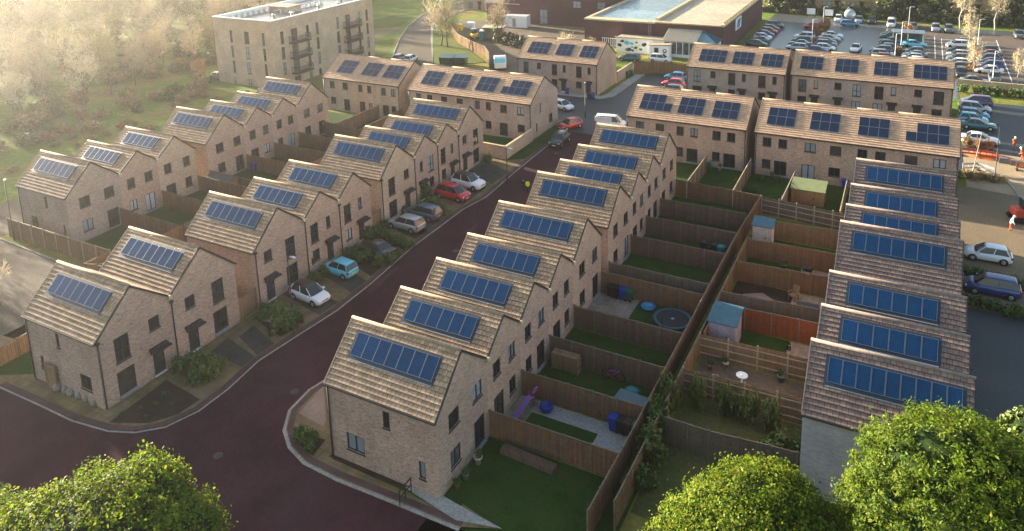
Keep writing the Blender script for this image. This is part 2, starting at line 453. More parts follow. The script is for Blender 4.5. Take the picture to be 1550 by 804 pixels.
    if panels:
        tb = MB()
        for (pu, ps, cols, rows, pw, ph, skip) in panels:
            a, b = pu - .16, pu + cols * pw + .16; c, d = ps - .22, ps + rows * ph + .14
            o = .088
            if cell is CELL: tb.face([SP(X0 + a, c, o), SP(X0 + b, c, o), SP(X0 + b, d, o), SP(X0 + a, d, o)], 0)
            if cell is CELL: tb.face([SP(X0 + a + .1, c - .03, o + .006), SP(X0 + b - .1, c - .03, o + .006), SP(X0 + b - .1, c + .03, o + .006), SP(X0 + a + .1, c + .03, o + .006)], 1)
            else: tb.face([SP(X0 + a + .14, ps - .1, o + .006), SP(X0 + b - .14, ps - .1, o + .006), SP(X0 + b - .14, ps - .03, o + .006), SP(X0 + a + .14, ps - .03, o + .006)], 1)
        tb.build('flashing', [TRAY, LEAD], roof)
        for (pu, ps, cols, rows, pw, ph, skip) in panels:
            for r in range(rows):
                for c in range(cols):
                    if skip is not None and (r, c) == skip: continue
                    pb = MB(); a, b = X0 + pu + c * pw + .012, X0 + pu + (c + 1) * pw - .012; s_, e_ = ps + r * ph + .012, ps + (r + 1) * ph - .012
                    h0, h1 = .085, .14; fw = .02
                    o8 = [SP(a, s_, h0), SP(b, s_, h0), SP(b, e_, h0), SP(a, e_, h0), SP(a, s_, h1), SP(b, s_, h1), SP(b, e_, h1), SP(a, e_, h1)]
                    for q in ((0, 1, 5, 4), (1, 2, 6, 5), (2, 3, 7, 6), (3, 0, 4, 7)): pb.face([o8[i] for i in q], 0)
                    i4 = [SP(a + fw, s_ + fw, h1), SP(b - fw, s_ + fw, h1), SP(b - fw, e_ - fw, h1), SP(a + fw, e_ - fw, h1)]
                    for q in range(4): pb.face([o8[4 + q], o8[4 + (q + 1) % 4], i4[(q + 1) % 4], i4[q]], 0)
                    nx, ny2 = 6, max(3, round(6 * ph / pw))
                    i5 = [SP(a + fw, s_ + fw, h1 - .004), SP(b - fw, s_ + fw, h1 - .004), SP(b - fw, e_ - fw, h1 - .004), SP(a + fw, e_ - fw, h1 - .004)]
                    pb.face(i5, 1, [(0, 0), (nx, 0), (nx, ny2), (0, ny2)])
                    pb.build('solar_panel', [PFRAME, cell], root)
    return root

def bigL(m, W=5.8):   # street front of a wide house; m mirrors it
    f = [('win', 1.25, 2.36, 2.75, 4.6), ('win', 1.15, 2.5, .30, 2.1), ('win', 3.95, 4.83, 3.62, 4.6), ('door', 3.95, 4.87, .14, 2.1)]
    return mirror(f, W) if m else f
def mirror(f, W): return [(h[0], W - h[2], W - h[1], *h[3:]) for h in f]
def narrowF(m, W):
    f = [('win', .75, 1.75, 2.75, 4.55), ('win', 2.85, 3.4, 3.4, 4.5), ('win', .8, 1.7, .95, 2.05), ('door', 2.7, 3.55, .14, 2.08)]
    return mirror(f, W) if m else f
def rearW(m, W=5.8):
    f = [('win', 1.28, 2.4, 3.45, 4.55), ('win', 3.95, 5.05, 3.45, 4.55), ('win', 1.3, 2.4, .92, 2.1), ('french', 4.0, 5.25, .18, 2.1)]
    return mirror(f, W) if m else f
def rearN(m, W):
    f = [('win', .75, 1.65, 3.45, 4.55), ('win', W - 1.7, W - .75, 3.45, 4.55), ('win', .75, 1.65, .95, 2.1), ('french', W - 2.0, W - .75, .18, 2.1)]
    return mirror(f, W) if m else f
ZG, ZV, TP = 5.15, 5.46, .902
ROWS = {
 'A': dict(x=(-50.18, -42.06), y=[10.489, 16.334, 20.906, 25.833, None, 27.598, 33.399, 38.015, 42.532, 48.636], desc='beside the wooded grass bank', pans=[7, 6, 6, 7, 6, 6, 7], br=[2, 0, 3, 0, 1, 0, 0]),
 'B': dict(x=(-24.49, -16.52), y=[-3.746, 2.064, 8.141, None, 10.208, 16.068, 20.648, 25.455, None, 27.154, 32.966, 37.469, 41.915, 47.819], desc='with cars parked before it', pans=[7, 7, 7, 6, 6, 7, 6, 6, 7], br=[1, 1, 1, 0, 0, 3, 1, 0, 1]),
 'C': dict(x=(0, 7.848), y=[0, 5.747, 10.202, 14.686, 19.117, 24.985, None, 26.677, 32.359, 36.792, 41.354, 47.376], desc='between red street and fenced gardens', pans=[7, 6, 6, 6, 7, 7, 6, 6, 7], br=[1, 0, 1, 1, 0, 0, 1, 1, 0]),
 'D': dict(x=(25.63, 33.6), y=[9.606, 15.488, 20.015, 24.68, None, 26.4, 32.515, 36.918, 41.508, 47.29], desc='behind the blue car', pans=[9, 6, 6, 7, 6, 6, 7], br=[4, 1, 0, 1, 1, 0, 1]),
}
for R, d in ROWS.items():
    ys = d['y']; segs = []; grp = []
    for a, b in zip(ys, ys[1:]):
        if a is None or b is None: continue
        segs.append((a, b))
    n = len(segs); starts = {a for a, b in zip([None] + ys, ys) if a is None for a in [b]} 
    for i, (a, b) in enumerate(segs):
        k = ys.index(a); first = k == 0 or ys[k - 1] is None
        kb = max(j for j, v in enumerate(ys) if v == b); last = kb + 1 >= len(ys) or ys[kb + 1] is None
        W = b - a; wide = W > 5.2
        zr = ZG + TP * W / 2
        zS, zN = (ZG if first else ZV), (ZG if last else ZV)
        ex = 'EW' + ('S' if first else '') + ('N' if last else '')
        walls = {}
        sh = (lambda f: f) 
        if R == 'A':
            m = i in (2, 4)
            walls['E'] = rearW(m, W) if wide else rearN(m, W)
            if i == 0: walls['S'] = [('win', 4.42, 4.87, 3.5, 4.6), ('win', 6.95, 7.3, 1.1, 2.1), ('french', 1.6, 2.75, .2, 2.1)]
        elif R == 'B':
            m = [0, 1, 1, 0, 0, 0, 1, 0, 1][i]
            walls['E'] = bigL(m, W) if wide and i < 6 else narrowF(m, W)
            if i == 8: walls['E'] = bigL(1, W)
            if i == 0: walls['S'] = [('win', 3.44, 3.82, 3.5, 4.64), ('win', 1.12, 1.5, 1.2, 2.2), ('win', 5.65, 6.87, 1.08, 2.2)]
            walls['W'] = rearW(0, W) if wide else rearN(0, W)
        elif R == 'C':
            m = [0, 1, 0, 1, 0, 0, 1, 0, 1][i]
            walls['E'] = rearW(m, W) if wide else rearN(m, W)
            walls['W'] = bigL(m, W) if wide else narrowF(m, W)
            if i == 0: walls['S'] = [('win', 1.29, 2.62, .95, 2.1, CURT[1]), ('win', 4.15, 4.64, 3.42, 4.52), ('win', 6.53, 6.98, .95, 2.1)]
        else:
            m = i % 2
            walls['W'] = rearW(m, W) if wide else rearN(m, W)
            walls['E'] = bigL(m, W) if wide else narrowF(m, W)
        L = math.hypot(W / 2, zr - zS)
        np_ = d['pans'][i]; ph = 1.38; pw = .845 if np_ == 7 else .86
        if R == 'D' and i == 0: pw = .72
        tot = np_ * pw; u0 = {'A': .92, 'B': .95, 'C': .92, 'D': .98}[R]
        if np_ == 6: u0 += .3
        if R == 'D' and i == 0: u0 = 1.0
        s0 = L - .72 - ph if wide else L - .62 - ph
        lab = ('%s house from the near end of the terrace %s' % (ORD[i], d['desc'])) if i else 'nearest gable house of the terrace ' + d['desc']
        dp = []
        if R == 'B': dp = [('E', .12)] + ([('S', 0.12)] if first and i == 0 else [])
        if R == 'C' and i == 0: dp = [('S', .12)]
        if R == 'A' and first and i == 0: dp = [('S', .12)]
        house(lab, d['x'][0], d['x'][1], a, b, zS, zN, zr, 'gable houses in stepped terraces', BRICKS[d['br'][i]], TILED if R == 'D' else TILE, RIDGED if R == 'D' else RIDGE, CELL, walls,
              [(u0, s0, np_, 1, pw, ph, None)], ex, (first, last), dp, .31, seed=ord(R) * 31 + i)

# long two-storey terraces with their eaves to the front
def u_off(lst, o): return [(h[0], h[1] - o, h[2] - o, *h[3:]) for h in lst if True]
def win(*a): return ('win', *a)
TB = {
 'E1': dict(x=(-50.32, -35.97), y=57.22, n=[0, 5.6, 10.1, 14.35], desc='short dark-roofed terrace beside the apartment block', br=[2, 0, 3], S=[
   [win(1.2, 2.16, 3.55, 4.6), win(3.75, 4.76, 3.55, 4.6), win(1.25, 2.25, 1.05, 2.1), ('french', 3.82, 4.97, .2, 2.0)],
   [win(6.77, 7.54, 3.5, 4.57), win(8.46, 9.22, 3.5, 4.57), ('french', 6.85, 7.9, .2, 1.95), win(8.57, 9.3, .85, 1.96)],
   [win(11.04, 11.91, 3.46, 4.52), win(12.82, 13.67, 3.46, 4.52), ('french', 11.19, 12.3, .2, 1.9), win(12.82, 13.62, .8, 1.9)]]),
 'E2': dict(x=(-33.76, -14.15), y=56.41, n=[0, 5.0, 10.3, 14.4, 19.61], desc='long sunlit terrace above the walled corner yard', br=[3, 0, 1, 2], S=[
   [win(1.34, 2.21, 3.6, 4.65), win(3.2, 4.1, 3.6, 4.65), win(1.3, 2.2, .95, 2.0), ('french', 3.0, 4.2, .2, 2.0)],
   [win(5.59, 6.57, 3.6, 4.65), win(8.12, 9.14, 3.6, 4.65), win(5.6, 6.6, .95, 2.0), ('french', 8.0, 9.2, .2, 2.0)],
   [win(11.06, 11.84, 3.6, 4.65), win(12.77, 13.56, 3.6, 4.65), ('french', 10.8, 12.0, .2, 2.0), win(12.66, 13.56, .95, 2.0)],
   [win(15.02, 16.02, 3.5, 4.55), win(17.54, 18.6, 3.45, 4.5), ('french', 14.85, 16.07, .2, 2.0), win(17.59, 18.65, 1.1, 2.1)]]),
 'E3': dict(x=(-28.2, -14.07), y=79.86, n=[0, 5.4, 9.9, 14.13], desc='three-house terrace before the builders yard', br=[2, 1, 0], S=[
   [win(1.1, 2.04, 2.7, 4.5), win(3.55, 4.31, 3.5, 4.5), win(1.1, 2.0, .95, 2.05), ('door', 3.5, 4.35, .14, 2.05)],
   [win(6.27, 7.19, 2.7, 4.5), win(8.2, 8.71, 3.35, 4.5), win(6.22, 7.2, .95, 2.0), ('door', 7.91, 8.75, .14, 1.95)],
   [win(10.53, 11.46, 2.7, 4.5), win(12.49, 13.02, 3.43, 4.5), win(10.5, 11.47, .95, 2.0), ('door', 12.19, 13.04, .14, 1.95)]]),
 'E4': dict(x=(-1.09, 13.3), y=56.85, n=[0, 5.6, 9.9, 14.39], desc='three-house terrace behind the white van', br=[1, 0, 1], S=[
   [win(1.14, 2.18, 3.5, 4.5), win(3.66, 4.72, 3.5, 4.5), win(1.2, 2.2, .9, 1.95), ('french', 3.5, 4.75, .2, 1.95)],
   [win(6.25, 7.12, 3.43, 4.5), win(7.93, 8.82, 3.43, 4.5), win(6.33, 7.08, .81, 1.9), ('french', 7.52, 8.83, .2, 1.9)],
   [win(10.54, 11.49, 3.43, 4.5), win(12.23, 13.17, 3.43, 4.5), win(10.56, 11.44, .83, 1.9), ('french', 11.86, 13.23, .2, 1.9)]]),
 'E5': dict(x=(14.34, 34.41), y=56.64, n=[0, 4.5, 10.1, 14.2, 20.07], desc='four-house terrace behind the green-roofed shed', br=[1, 0, 0, 1], S=[
   [win(.83, 1.77, 3.55, 4.57), win(2.54, 3.46, 3.55, 4.57), win(.84, 1.77, .95, 1.96), ('french', 2.15, 3.5, .25, 1.95)],
   [win(5.32, 6.48, 3.5, 4.55), win(7.91, 9.06, 3.5, 4.55), ('french', 5.09, 6.48, .25, 1.97, CURT[0]), win(7.89, 9.05, 1.05, 2.06)],
   [win(10.65, 11.6, 3.55, 4.56), win(12.38, 13.37, 3.55, 4.56), win(10.6, 11.6, 1.0, 2.0), ('french', 12.2, 13.5, .2, 2.0)],
   [win(15.17, 16.36, 3.55, 4.56), win(17.78, 18.96, 3.55, 4.56, CURT[0]), win(15.2, 16.3, 1.0, 2.0), ('french', 17.6, 19.0, .2, 2.0)]]),
 'E6': dict(x=(-.99, 13.41), y=84.08, n=[0, 5.5, 9.8, 14.4], desc='back terrace nearest the supermarket cabin', br=[2, 2, 1], S=[
   [win(1.09, 2.08, 2.8, 4.6), win(3.61, 4.38, 3.6, 4.6), win(.92, 2.38, 1.0, 2.1), ('door', 3.5, 4.4, .14, 2.05)],
   [win(6.29, 7.33, 2.8, 4.6), win(8.28, 8.85, 3.5, 4.6), win(6.3, 7.3, 1.0, 2.05), ('door', 7.9, 8.8, .14, 2.05)],
   [win(10.65, 11.7, 2.8, 4.63), win(12.63, 13.23, 3.5, 4.63), win(10.7, 11.7, 1.0, 2.05), ('door', 12.3, 13.2, .14, 2.05)]]),
 'E7': dict(x=(14.12, 34.53), y=84.57, n=[0, 4.8, 10.1, 14.7, 20.41], desc='back terrace by the large car park', br=[0, 2, 0, 1], S=[
   [win(1.07, 2.16, 2.7, 4.5), win(3.14, 3.69, 3.3, 4.47, CURT[0]), win(1.0, 2.2, 1.0, 2.0), ('door', 2.85, 3.75, .14, 2.05)],
   [win(5.88, 6.77, 3.46, 4.45), win(8.24, 9.29, 2.72, 4.45), ('door', 5.95, 6.85, .14, 2.05), win(8.2, 9.3, 1.0, 2.0)],
   [win(11.02, 12.14, 2.68, 4.45), win(13.03, 13.68, 3.38, 4.54, CURT[0]), win(10.9, 12.1, 1.0, 2.0, CURT[0]), ('door', 12.8, 13.7, .14, 2.05)],
   [win(15.87, 16.79, 3.5, 4.5), win(18.18, 19.41, 2.68, 4.5, PANES[1]), ('door', 15.9, 16.8, .14, 2.05), win(18.1, 19.3, 1.0, 2.0)]]),
}
# panel arrays: (x from the terrace's west end, columns, rows, missing module)
TPAN = {'E1': [(1.9, 3, 2, None), (6.6, 3, 2, None), (10.6, 3, 2, None)], 'E2': [(1.5, 3, 2, None), (6.0, 3, 2, None), (10.5, 3, 2, None), (14.5, 4, 2, (1, 0))],
        'E3': [(1.3, 4, 2, None), (6.4, 3, 2, None), (10.6, 3, 2, None)], 'E4': [(1.2, 4, 2, (1, 3)), (6.0, 3, 2, None), (10.1, 3, 2, None)],
        'E5': [(1.0, 3, 2, None), (5.6, 3, 2, None), (10.5, 3, 2, None), (15.1, 4, 2, (1, 0))], 'E6': [(1.5, 4, 2, None), (6.5, 3, 2, None), (10.7, 3, 2, None)],
        'E7': [(1.0, 3, 2, None), (5.7, 3, 2, None), (10.7, 3, 2, None), (15.6, 4, 2, None)]}
WE, TE = 8.5, .629
for key, d in TB.items():
    X = d['x'][0]; n = len(d['n']) - 1
    for i in range(n):
        a, b = d['n'][i], d['n'][i + 1]
        walls = {'S': [(h[0], h[1] - a, h[2] - a, *h[3:]) for h in d['S'][i]]}
        ex = 'SN' + ('W' if i == 0 else '') + ('E' if i == n - 1 else '')
        if key == 'E2' and i == n - 1: walls['E'] = [('win', 2.6, 3.0, 3.3, 4.5), ('win', 5.6, 6.7, .9, 2.1), ('win', 1.5, 1.9, .9, 2.0)]
        pu, pc, prr, sk_ = TPAN[key][i]
        ph = 1.32; pw = 1.0 if key not in ('E3',) else .92
        pan = [(pu - a, 1.15, pc, prr, pw, ph, sk_)]
        place = 'west end' if i == 0 else 'east end' if i == n - 1 else ORD[i] + ' from the west end'
        house('house at the %s of the %s' % (place, d['desc']) if i in (0, n - 1) else 'house %s of the %s' % (place, d['desc']),
              X + a, X + b, d['y'], d['y'] + WE, ZG, ZG, ZG + TE * WE / 2, 'houses of the long two-storey terraces', BRICKS[d['br'][i]], TILET, RIDGE, CELLT, walls, pan, ex, (True, True),
              [('S', .1)] if i == 0 else [('S', b - a - .1)] if i == n - 1 else [], .32, seed=ord(key[1]) * 17 + i, over=(i == 0, i == n - 1))
# ------------------------------------------------------------------ ground
def groundmat(name, cols, s1=.15, s2=3.0, rough=.95, spec=.1, bump=0.0):
    b = NB(name); co = b.coord()
    f1 = b.noise(co, s1, 5, .6); f2 = b.noise(co, s2, 5, .7)
    c1 = b.ramp(f1, [(.3 + .4 * i / (len(cols) - 1), c) for i, c in enumerate(cols)])
    k = b.ramp(f2, [(.25, .55), (.75, 1.4)])
    c = b.mix(1.0, c1, k, 'MULTIPLY')
    if bump: b.bump(f2, .6, bump)
    return b.out(c, rough, spec)
SCRUB = groundmat('scrub', [(.13, .145, .022), (.10, .165, .02), (.20, .17, .04), (.15, .12, .035)], .09, 1.4, bump=.3)
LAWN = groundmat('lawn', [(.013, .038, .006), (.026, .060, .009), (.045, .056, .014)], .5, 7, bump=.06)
LAWNLIT = groundmat('verge_grass_sunlit', [(.065, .095, .012), (.085, .11, .018), (.11, .105, .025)], .3, 5, bump=.08)  # yellow-green verge grass; on the garden lawn, sunshine put into the colour
ROUGH = groundmat('rough_grass', [(.06, .08, .02), (.085, .085, .03), (.11, .09, .045)], .4, 4, bump=.1)
SOIL = groundmat('bed_soil', [(.03, .022, .016), (.045, .032, .022)], .8, 8, bump=.08)
GRAVEL = groundmat('gravel', [(.20, .15, .12), (.26, .20, .16)], .6, 14, bump=.03)
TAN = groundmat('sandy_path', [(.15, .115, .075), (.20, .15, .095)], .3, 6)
CONC = groundmat('concrete', [(.26, .25, .23), (.34, .32, .29)], .5, 6)
KERB = groundmat('kerb_stone', [(.24, .22, .20), (.34, .31, .28)], .6, 6)
ASPH = groundmat('asphalt', [(.030, .034, .040), (.042, .046, .052)], .12, 6, rough=.6, spec=.3)
WETASPH = groundmat('worn_asphalt', [(.055, .06, .068), (.085, .088, .092), (.065, .07, .075)], .06, 4, rough=.3, spec=.55)
ROADW = groundmat('old_road', [(.09, .075, .06), (.12, .10, .075)], .12, 5, rough=.9)
MUD = groundmat('yard_mud', [(.10, .08, .06), (.16, .12, .085)], .15, 3)
def paving(name, c1, c2, mortar, bw, rh, ms, dirt, dscale=.35, rot=0, offset=.5):
    b = NB(name); co = b.coord()
    mp = b.n('Mapping'); mp.inputs['Rotation'].default_value = (0, 0, rot); b.l(co, mp.inputs[0])
    br = b.n('TexBrick'); br.offset = offset; br.inputs['Scale'].default_value = 1
    br.inputs['Brick Width'].default_value = bw; br.inputs['Row Height'].default_value = rh; br.inputs['Mortar Size'].default_value = ms
    br.inputs['Color1'].default_value = (*c1, 1); br.inputs['Color2'].default_value = (*c2, 1); br.inputs['Mortar'].default_value = (*mortar, 1)
    b.l(mp.outputs[0], br.inputs[0])
    f = b.noise(co, dscale, 5, .65); k = b.ramp(f, [(.3, .6), (.7, 1.45)])
    c = b.mix(1.0, br.outputs[0], k, 'MULTIPLY')
    f2 = b.noise(co, dscale * .35, 5, .7); k2 = b.ramp(f2, [(.5, 0), (.72, .85)])
    c = b.mix(k2, c, dirt)
    f3 = b.noise(co, 22, 3, .7); k3 = b.ramp(f3, [(.3, .7), (.7, 1.3)])
    c = b.mix(1.0, c, k3, 'MULTIPLY')
    return b.out(c, .9, .12)
REDPAVE = paving('red_block_paving', (.052, .0145, .022), (.036, .0105, .0165), (.025, .010, .0145), .22, .11, .012, (.055, .028, .034), .3, .6)
BANDPAVE = paving('edge_block_paving', (.10, .055, .048), (.075, .042, .04), (.05, .035, .035), .22, .11, .012, (.08, .05, .045))
SLABS = paving('flag_stones', (.16, .115, .055), (.135, .097, .048), (.06, .045, .03), .6, .6, .012, (.14, .115, .08), .6, 0, 0)
DRIVE = paving('drive_paving', (.060, .058, .05), (.05, .048, .043), (.028, .027, .025), .22, .11, .01, (.05, .05, .045), .5)
DECK = paving('slab_patio', (.25, .20, .16), (.22, .175, .14), (.12, .1, .08), .45, .45, .01, (.18, .145, .12), .7, 0, 0)

_lay = [0]
def sheet(name, poly, m, z, kind='structure', label=None, cat=None, z0=None):
    b = MB(); b.prism(poly, z if z0 is None else z0, z)
    if z0 is None: pass
    o = b.build(name, m); tag(o, label, cat, None, kind); return o
def px(*pts, z=0): return [at(u, v, z) for u, v in pts]

g = MB(); N = 40; S = 640; c0 = (-40, 120)
g.face([(c0[0] - S, c0[1] - S, 0), (c0[0] + S, c0[1] - S, 0), (c0[0] + S, c0[1] + S, 0), (c0[0] - S, c0[1] + S, 0)])
tag(g.build('ground', SCRUB), kind='structure')

# the red street and its mouth in front
LK = [at(*q) for q in [(0, 585), (60, 612), (110, 636), (165, 652), (205, 654), (250, 646), (300, 622), (345, 588), (389.6, 546.6), (440, 514), (509, 470), (562, 428), (624.6, 373), (660, 347), (700, 317)]]
LK += [(-10.7, 38.0), (-11.2, 46.0), (-11.5, 54.0), (-11.6, 62.0)]
RK = [(-4.3, 62.0), (-4.35, 30.0), (-4.55, 8.0)]
RKc = [at(*q) for q in [(470, 592), (441, 622), (433, 652), (441, 677), (463, 700), (512, 725), (578, 751), (697, 800)]]
RKx = [(16, -3.0), (24, -5.0), (60, -14)]
street = LK + RK + RKc + RKx + [(60, -60), (-60, -60), (-60, -14)]
sheet('street', street, REDPAVE, .012)
def strip(name, pts, wl, wr, m, z0, z1, kind='structure'):
    """a band along a line, wl to its left and wr to its right"""
    b = MB(); L = []; Rr = []
    for i, p in enumerate(pts):
        a = Vector(pts[max(0, i - 1)]); c = Vector(pts[min(len(pts) - 1, i + 1)]); d = (c - a).normalized(); n = Vector((-d.y, d.x))
        q = Vector(p); L.append(q + n * wl); Rr.append(q - n * wr)
    for i in range(len(pts) - 1):
        a, b2, c, d = Rr[i], Rr[i + 1], L[i + 1], L[i]
        b.face([(a.x, a.y, z1), (b2.x, b2.y, z1), (c.x, c.y, z1), (d.x, d.y, z1)])
        b.face([(a.x, a.y, z0), (b2.x, b2.y, z0), (b2.x, b2.y, z1), (a.x, a.y, z1)])
        b.face([(d.x, d.y, z1), (c.x, c.y, z1), (c.x, c.y, z0), (d.x, d.y, z0)])
    o = b.build(name, m); tag(o, kind=kind); return o
Z1, Z2, Z3 = .10, .106, .112
# pavement and front gardens left of the street
front = LK + [(-16.3, 62.0), (-16.3, -3.5), (-24.6, -3.5), (-31.0, -5.5), at(-60, 560)]
sheet('pavement', front, SLABS, Z1)
strip('kerb', LK, .42, .0, BANDPAVE, .0, .116)
strip('kerb', LK, .0, .14, KERB, .0, .03)
def kclip(pts):
    out = []
    for x, y in pts:
        for (ax, ay), (bx, by) in zip(LK, LK[1:]):
            if ax > -13 and min(ay, by) <= y <= max(ay, by) and by > ay: x = min(x, ax + (bx - ax) * (y - ay) / (by - ay) - .5)
        out.append((x, y))
    return out
for q in [[(165, 642), (252, 577), (303, 607), (270, 630), (225, 643)]]: sheet('flower_bed', kclip(px(*q)), SOIL, Z2)
for q in [[(318, 535), (345, 513), (398, 546), (372, 560)], [(362, 512), (384, 494), (432, 528), (408, 546)], [(428, 447), (452, 430), (535, 466), (500, 484)], [(478, 412), (500, 394), (575, 432), (545, 448)],
          [(525, 378), (552, 352), (618, 385), (585, 404)], [(588, 338), (622, 308), (668, 336), (640, 358)], [(650, 292), (690, 262), (735, 286), (700, 312)], [(705, 262), (738, 246), (775, 262), (745, 280)]]:
    sheet('driveway', kclip(px(*q)), DRIVE, Z2)
for q in [[(385, 483), (410, 463), (462, 489), (425, 512)], [(545, 366), (562, 348), (628, 378), (600, 396)], [(600, 350), (615, 335), (655, 352), (640, 366)], [(520, 392), (535, 380), (590, 408), (575, 424)]]:
    sheet('flower_bed', kclip(px(*q)), SOIL, Z2)
# right of the street
rfront = [(0.0, 62.0), (-4.3, 62.0), (-4.35, 30.0), (-4.55, 8.0)] + RKc + [at(760, 803), at(700, 765), (9.3, -.6), (0, -.3)]
sheet('pavement', rfront, SLABS, Z1)
strip('kerb', [(-4.35, 30.0), (-4.55, 8.0)] + RKc, .45, -.06, BANDPAVE, .0, .108)
strip('kerb', [(-4.35, 30.0), (-4.55, 8.0)] + RKc, .06, .22, KERB, .0, .05)
sheet('driveway', px((452, 628), (490, 585), (494, 640), (490, 648)), GRAVEL, Z2)
sheet('flower_bed', px((441, 652), (493, 668), (474, 692), (452, 676)), SOIL, Z2)
sheet('flower_bed', [(.25, -.34), (6.0, -.34), (6.0, -.05), (.25, -.05)], SOIL, Z2)
sheet('path', px((700, 770), (640, 735), (612, 740), (690, 790), (760, 803)), CONC, Z3)
# junction behind
sheet('junction', [(-4.3, 62), (-11.6, 62), (-13.6, 66), (-36, 66), (-36, 78), (-13.2, 78), (-11.5, 80), (-11.0, 97), (-1.6, 97), (-1.6, 83), (36, 83), (36, 66.5), (-2, 66.5)], ASPH, .012)
strip('kerb', [(-11.5, 95), (-11.6, 80.5), (-13.2, 78.2), (-30, 78.0)], .18, .0, KERB, 0, .12)
strip('pavement', [(-11.5, 95), (-11.6, 80.6), (-13.2, 78.3), (-28, 78.1)], -.0, 1.4, CONC, 0, .10)
sheet('verge', [(-13.9, 48.5), (-11.9, 50), (-11.9, 62), (-13.9, 66)], LAWN, .11)
# the back gardens
def lawn(x0, x1, y0, y1, m=LAWN, z=.012, name='lawn'): return sheet(name, [(x0, y0), (x1, y0), (x1, y1), (x0, y1)], m, z)
lawn(7.9, 17.6, -2.5, 5.7); lawn(9.3, 16.4, 5.8, 10.1)
for a, b in [(10.3, 14.6), (14.8, 19.0), (19.2, 24.9), (26.8, 32.3), (32.4, 36.7), (36.9, 41.3), (41.4, 46.6)]: lawn(7.9, 16.4, a, b)
lawn(7.9, 11.3, 21.2, 24.9, DECK, .016, 'patio'); lawn(7.9, 9.2, 5.9, 10.1, DECK, .016, 'patio')
lawn(13.9, 16.4, 5.9, 10.1, CONC, .018, 'patio'); lawn(9.2, 14.0, 8.9, 10.1, CONC, .016, 'path')
lawn(13.2, 16.4, 10.4, 12.6, CONC, .016, 'patio')
for a, b in [(4, 10.1), (10.3, 15.2)]: lawn(17.7, 25.6, a, b, ROUGH)
lawn(17.7, 25.6, 15.4, 19.6, MUD); lawn(17.7, 23.0, 19.9, 24.3); lawn(23.0, 25.6, 19.9, 24.3, DECK, .016, 'patio')
lawn(17.7, 25.6, 26.5, 31.6, SOIL); lawn(22.3, 25.6, 26.5, 31.6, DECK, .016, 'patio')
lawn(17.7, 25.6, 31.8, 36.1); lawn(22.3, 25.6, 31.8, 36.1, DECK, .016, 'patio')
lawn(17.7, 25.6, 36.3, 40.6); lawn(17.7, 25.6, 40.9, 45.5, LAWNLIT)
for a, b in [(-1, 9.1), (9.3, 13.9), (14.1, 18.9), (19.1, 24.2), (24.4, 34)]: lawn(a, b, 46.9, 56.7)
for a, b in [(9.2, 15.8), (16.0, 20.9), (21.1, 25.8), (27.7, 33.3), (33.5, 37.9), (38.1, 42.4), (42.6, 47)]: lawn(-42.0, -32.5, a, b)
for a, b in [(-3.6, 2), (2.2, 8), (10.3, 16), (16.1, 20.6), (20.8, 25.4), (27.2, 32.9), (33.1, 37.4), (37.6, 41.8), (42, 47.7)]: lawn(-32.3, -24.5, a, b)
for a, b in [(-50, -40), (-39.7, -33.6), (-33.4, -24), (-23.8, -14.3)]: lawn(a, b, 47.9, 56.2)
for x0, y0, x1, y1 in [(20.6, 16.0, 24.6, 18.2)]:
    b = MB(); b.prism([(20.9 + 2.6 * math.cos(t) * (1 + .25 * math.sin(2 * t)) - .4, 16.9 + 1.05 * math.sin(t)) for t in [k * PI / 12 for k in range(24)]], .022, .022)
    tag(b.build('gravel_bed', GRAVEL), kind='structure')
gp = [(18.3, 26.7), (18.6, 29.6), (20.0, 30.4), (21.6, 29.2), (22.2, 26.7)]
sheet('gravel_bed', gp, GRAVEL, .016)
# east side
sheet('parking_strip', [(33.6, 8), (40.5, 8), (40.5, 62), (33.6, 62)], TAN, .010)
sheet('car_bay', [(33.8, 5), (42, 4), (42, 17.5), (33.8, 18.5)], CONC, .014); sheet('car_bay', [(33.8, 20), (41, 19.4), (41, 35), (33.8, 35)], ASPH, .014)
sheet('side_street', [(40.5, 0), (46, 0), (46, 70), (42.5, 70), (40.6, 66), (40.5, 60)], BANDPAVE, .014)
strip('kerb', [(40.5, 0), (40.5, 60), (39.9, 64), (38.8, 67.5)], .12, .06, KERB, 0, .1)
SAND = groundmat('sunny_sand', [(.28, .21, .135), (.36, .27, .17)], .3, 6)  # paler copy of the sandy path, sunlight put into the colour
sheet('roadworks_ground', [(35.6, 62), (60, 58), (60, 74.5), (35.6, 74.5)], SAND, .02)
sheet('parking_court', [(36, 74.5), (60, 74.5), (60, 98), (36, 98)], ASPH, .012)
sheet('car_park', [(-.6, 98.5), (36, 98.5), (36, 108.5), (110, 108.5), (110, 156), (36, 156.5), (-.6, 163)], WETASPH, .012)
SUNASPH = groundmat('sunlit_asphalt', [(.10, .08, .064), (.13, .10, .078), (.085, .074, .064)], .07, 3, rough=.6)  # right part of the car park, warm sunlight put into its colour
sheet('car_park', [(31.2, 108.6), (110, 108.6), (110, 150.5), (31.2, 151)], SUNASPH, .016)
def line(pts, w_=.12, z=.024): return strip('bay_line', pts, w_ / 2, w_ / 2, WHITE, z - .002, z)
for x in (12.1, 27.6, 38.9): 
    for k in range(9): line([(x - 4.6, 122 + k * 2.7), (x + 4.6, 122 + k * 2.7)], .1)
line([(33.0, 118), (33.0, 146)]); line([(43.6, 112), (43.6, 146)]); line([(34.2, 118), (34.2, 144)])
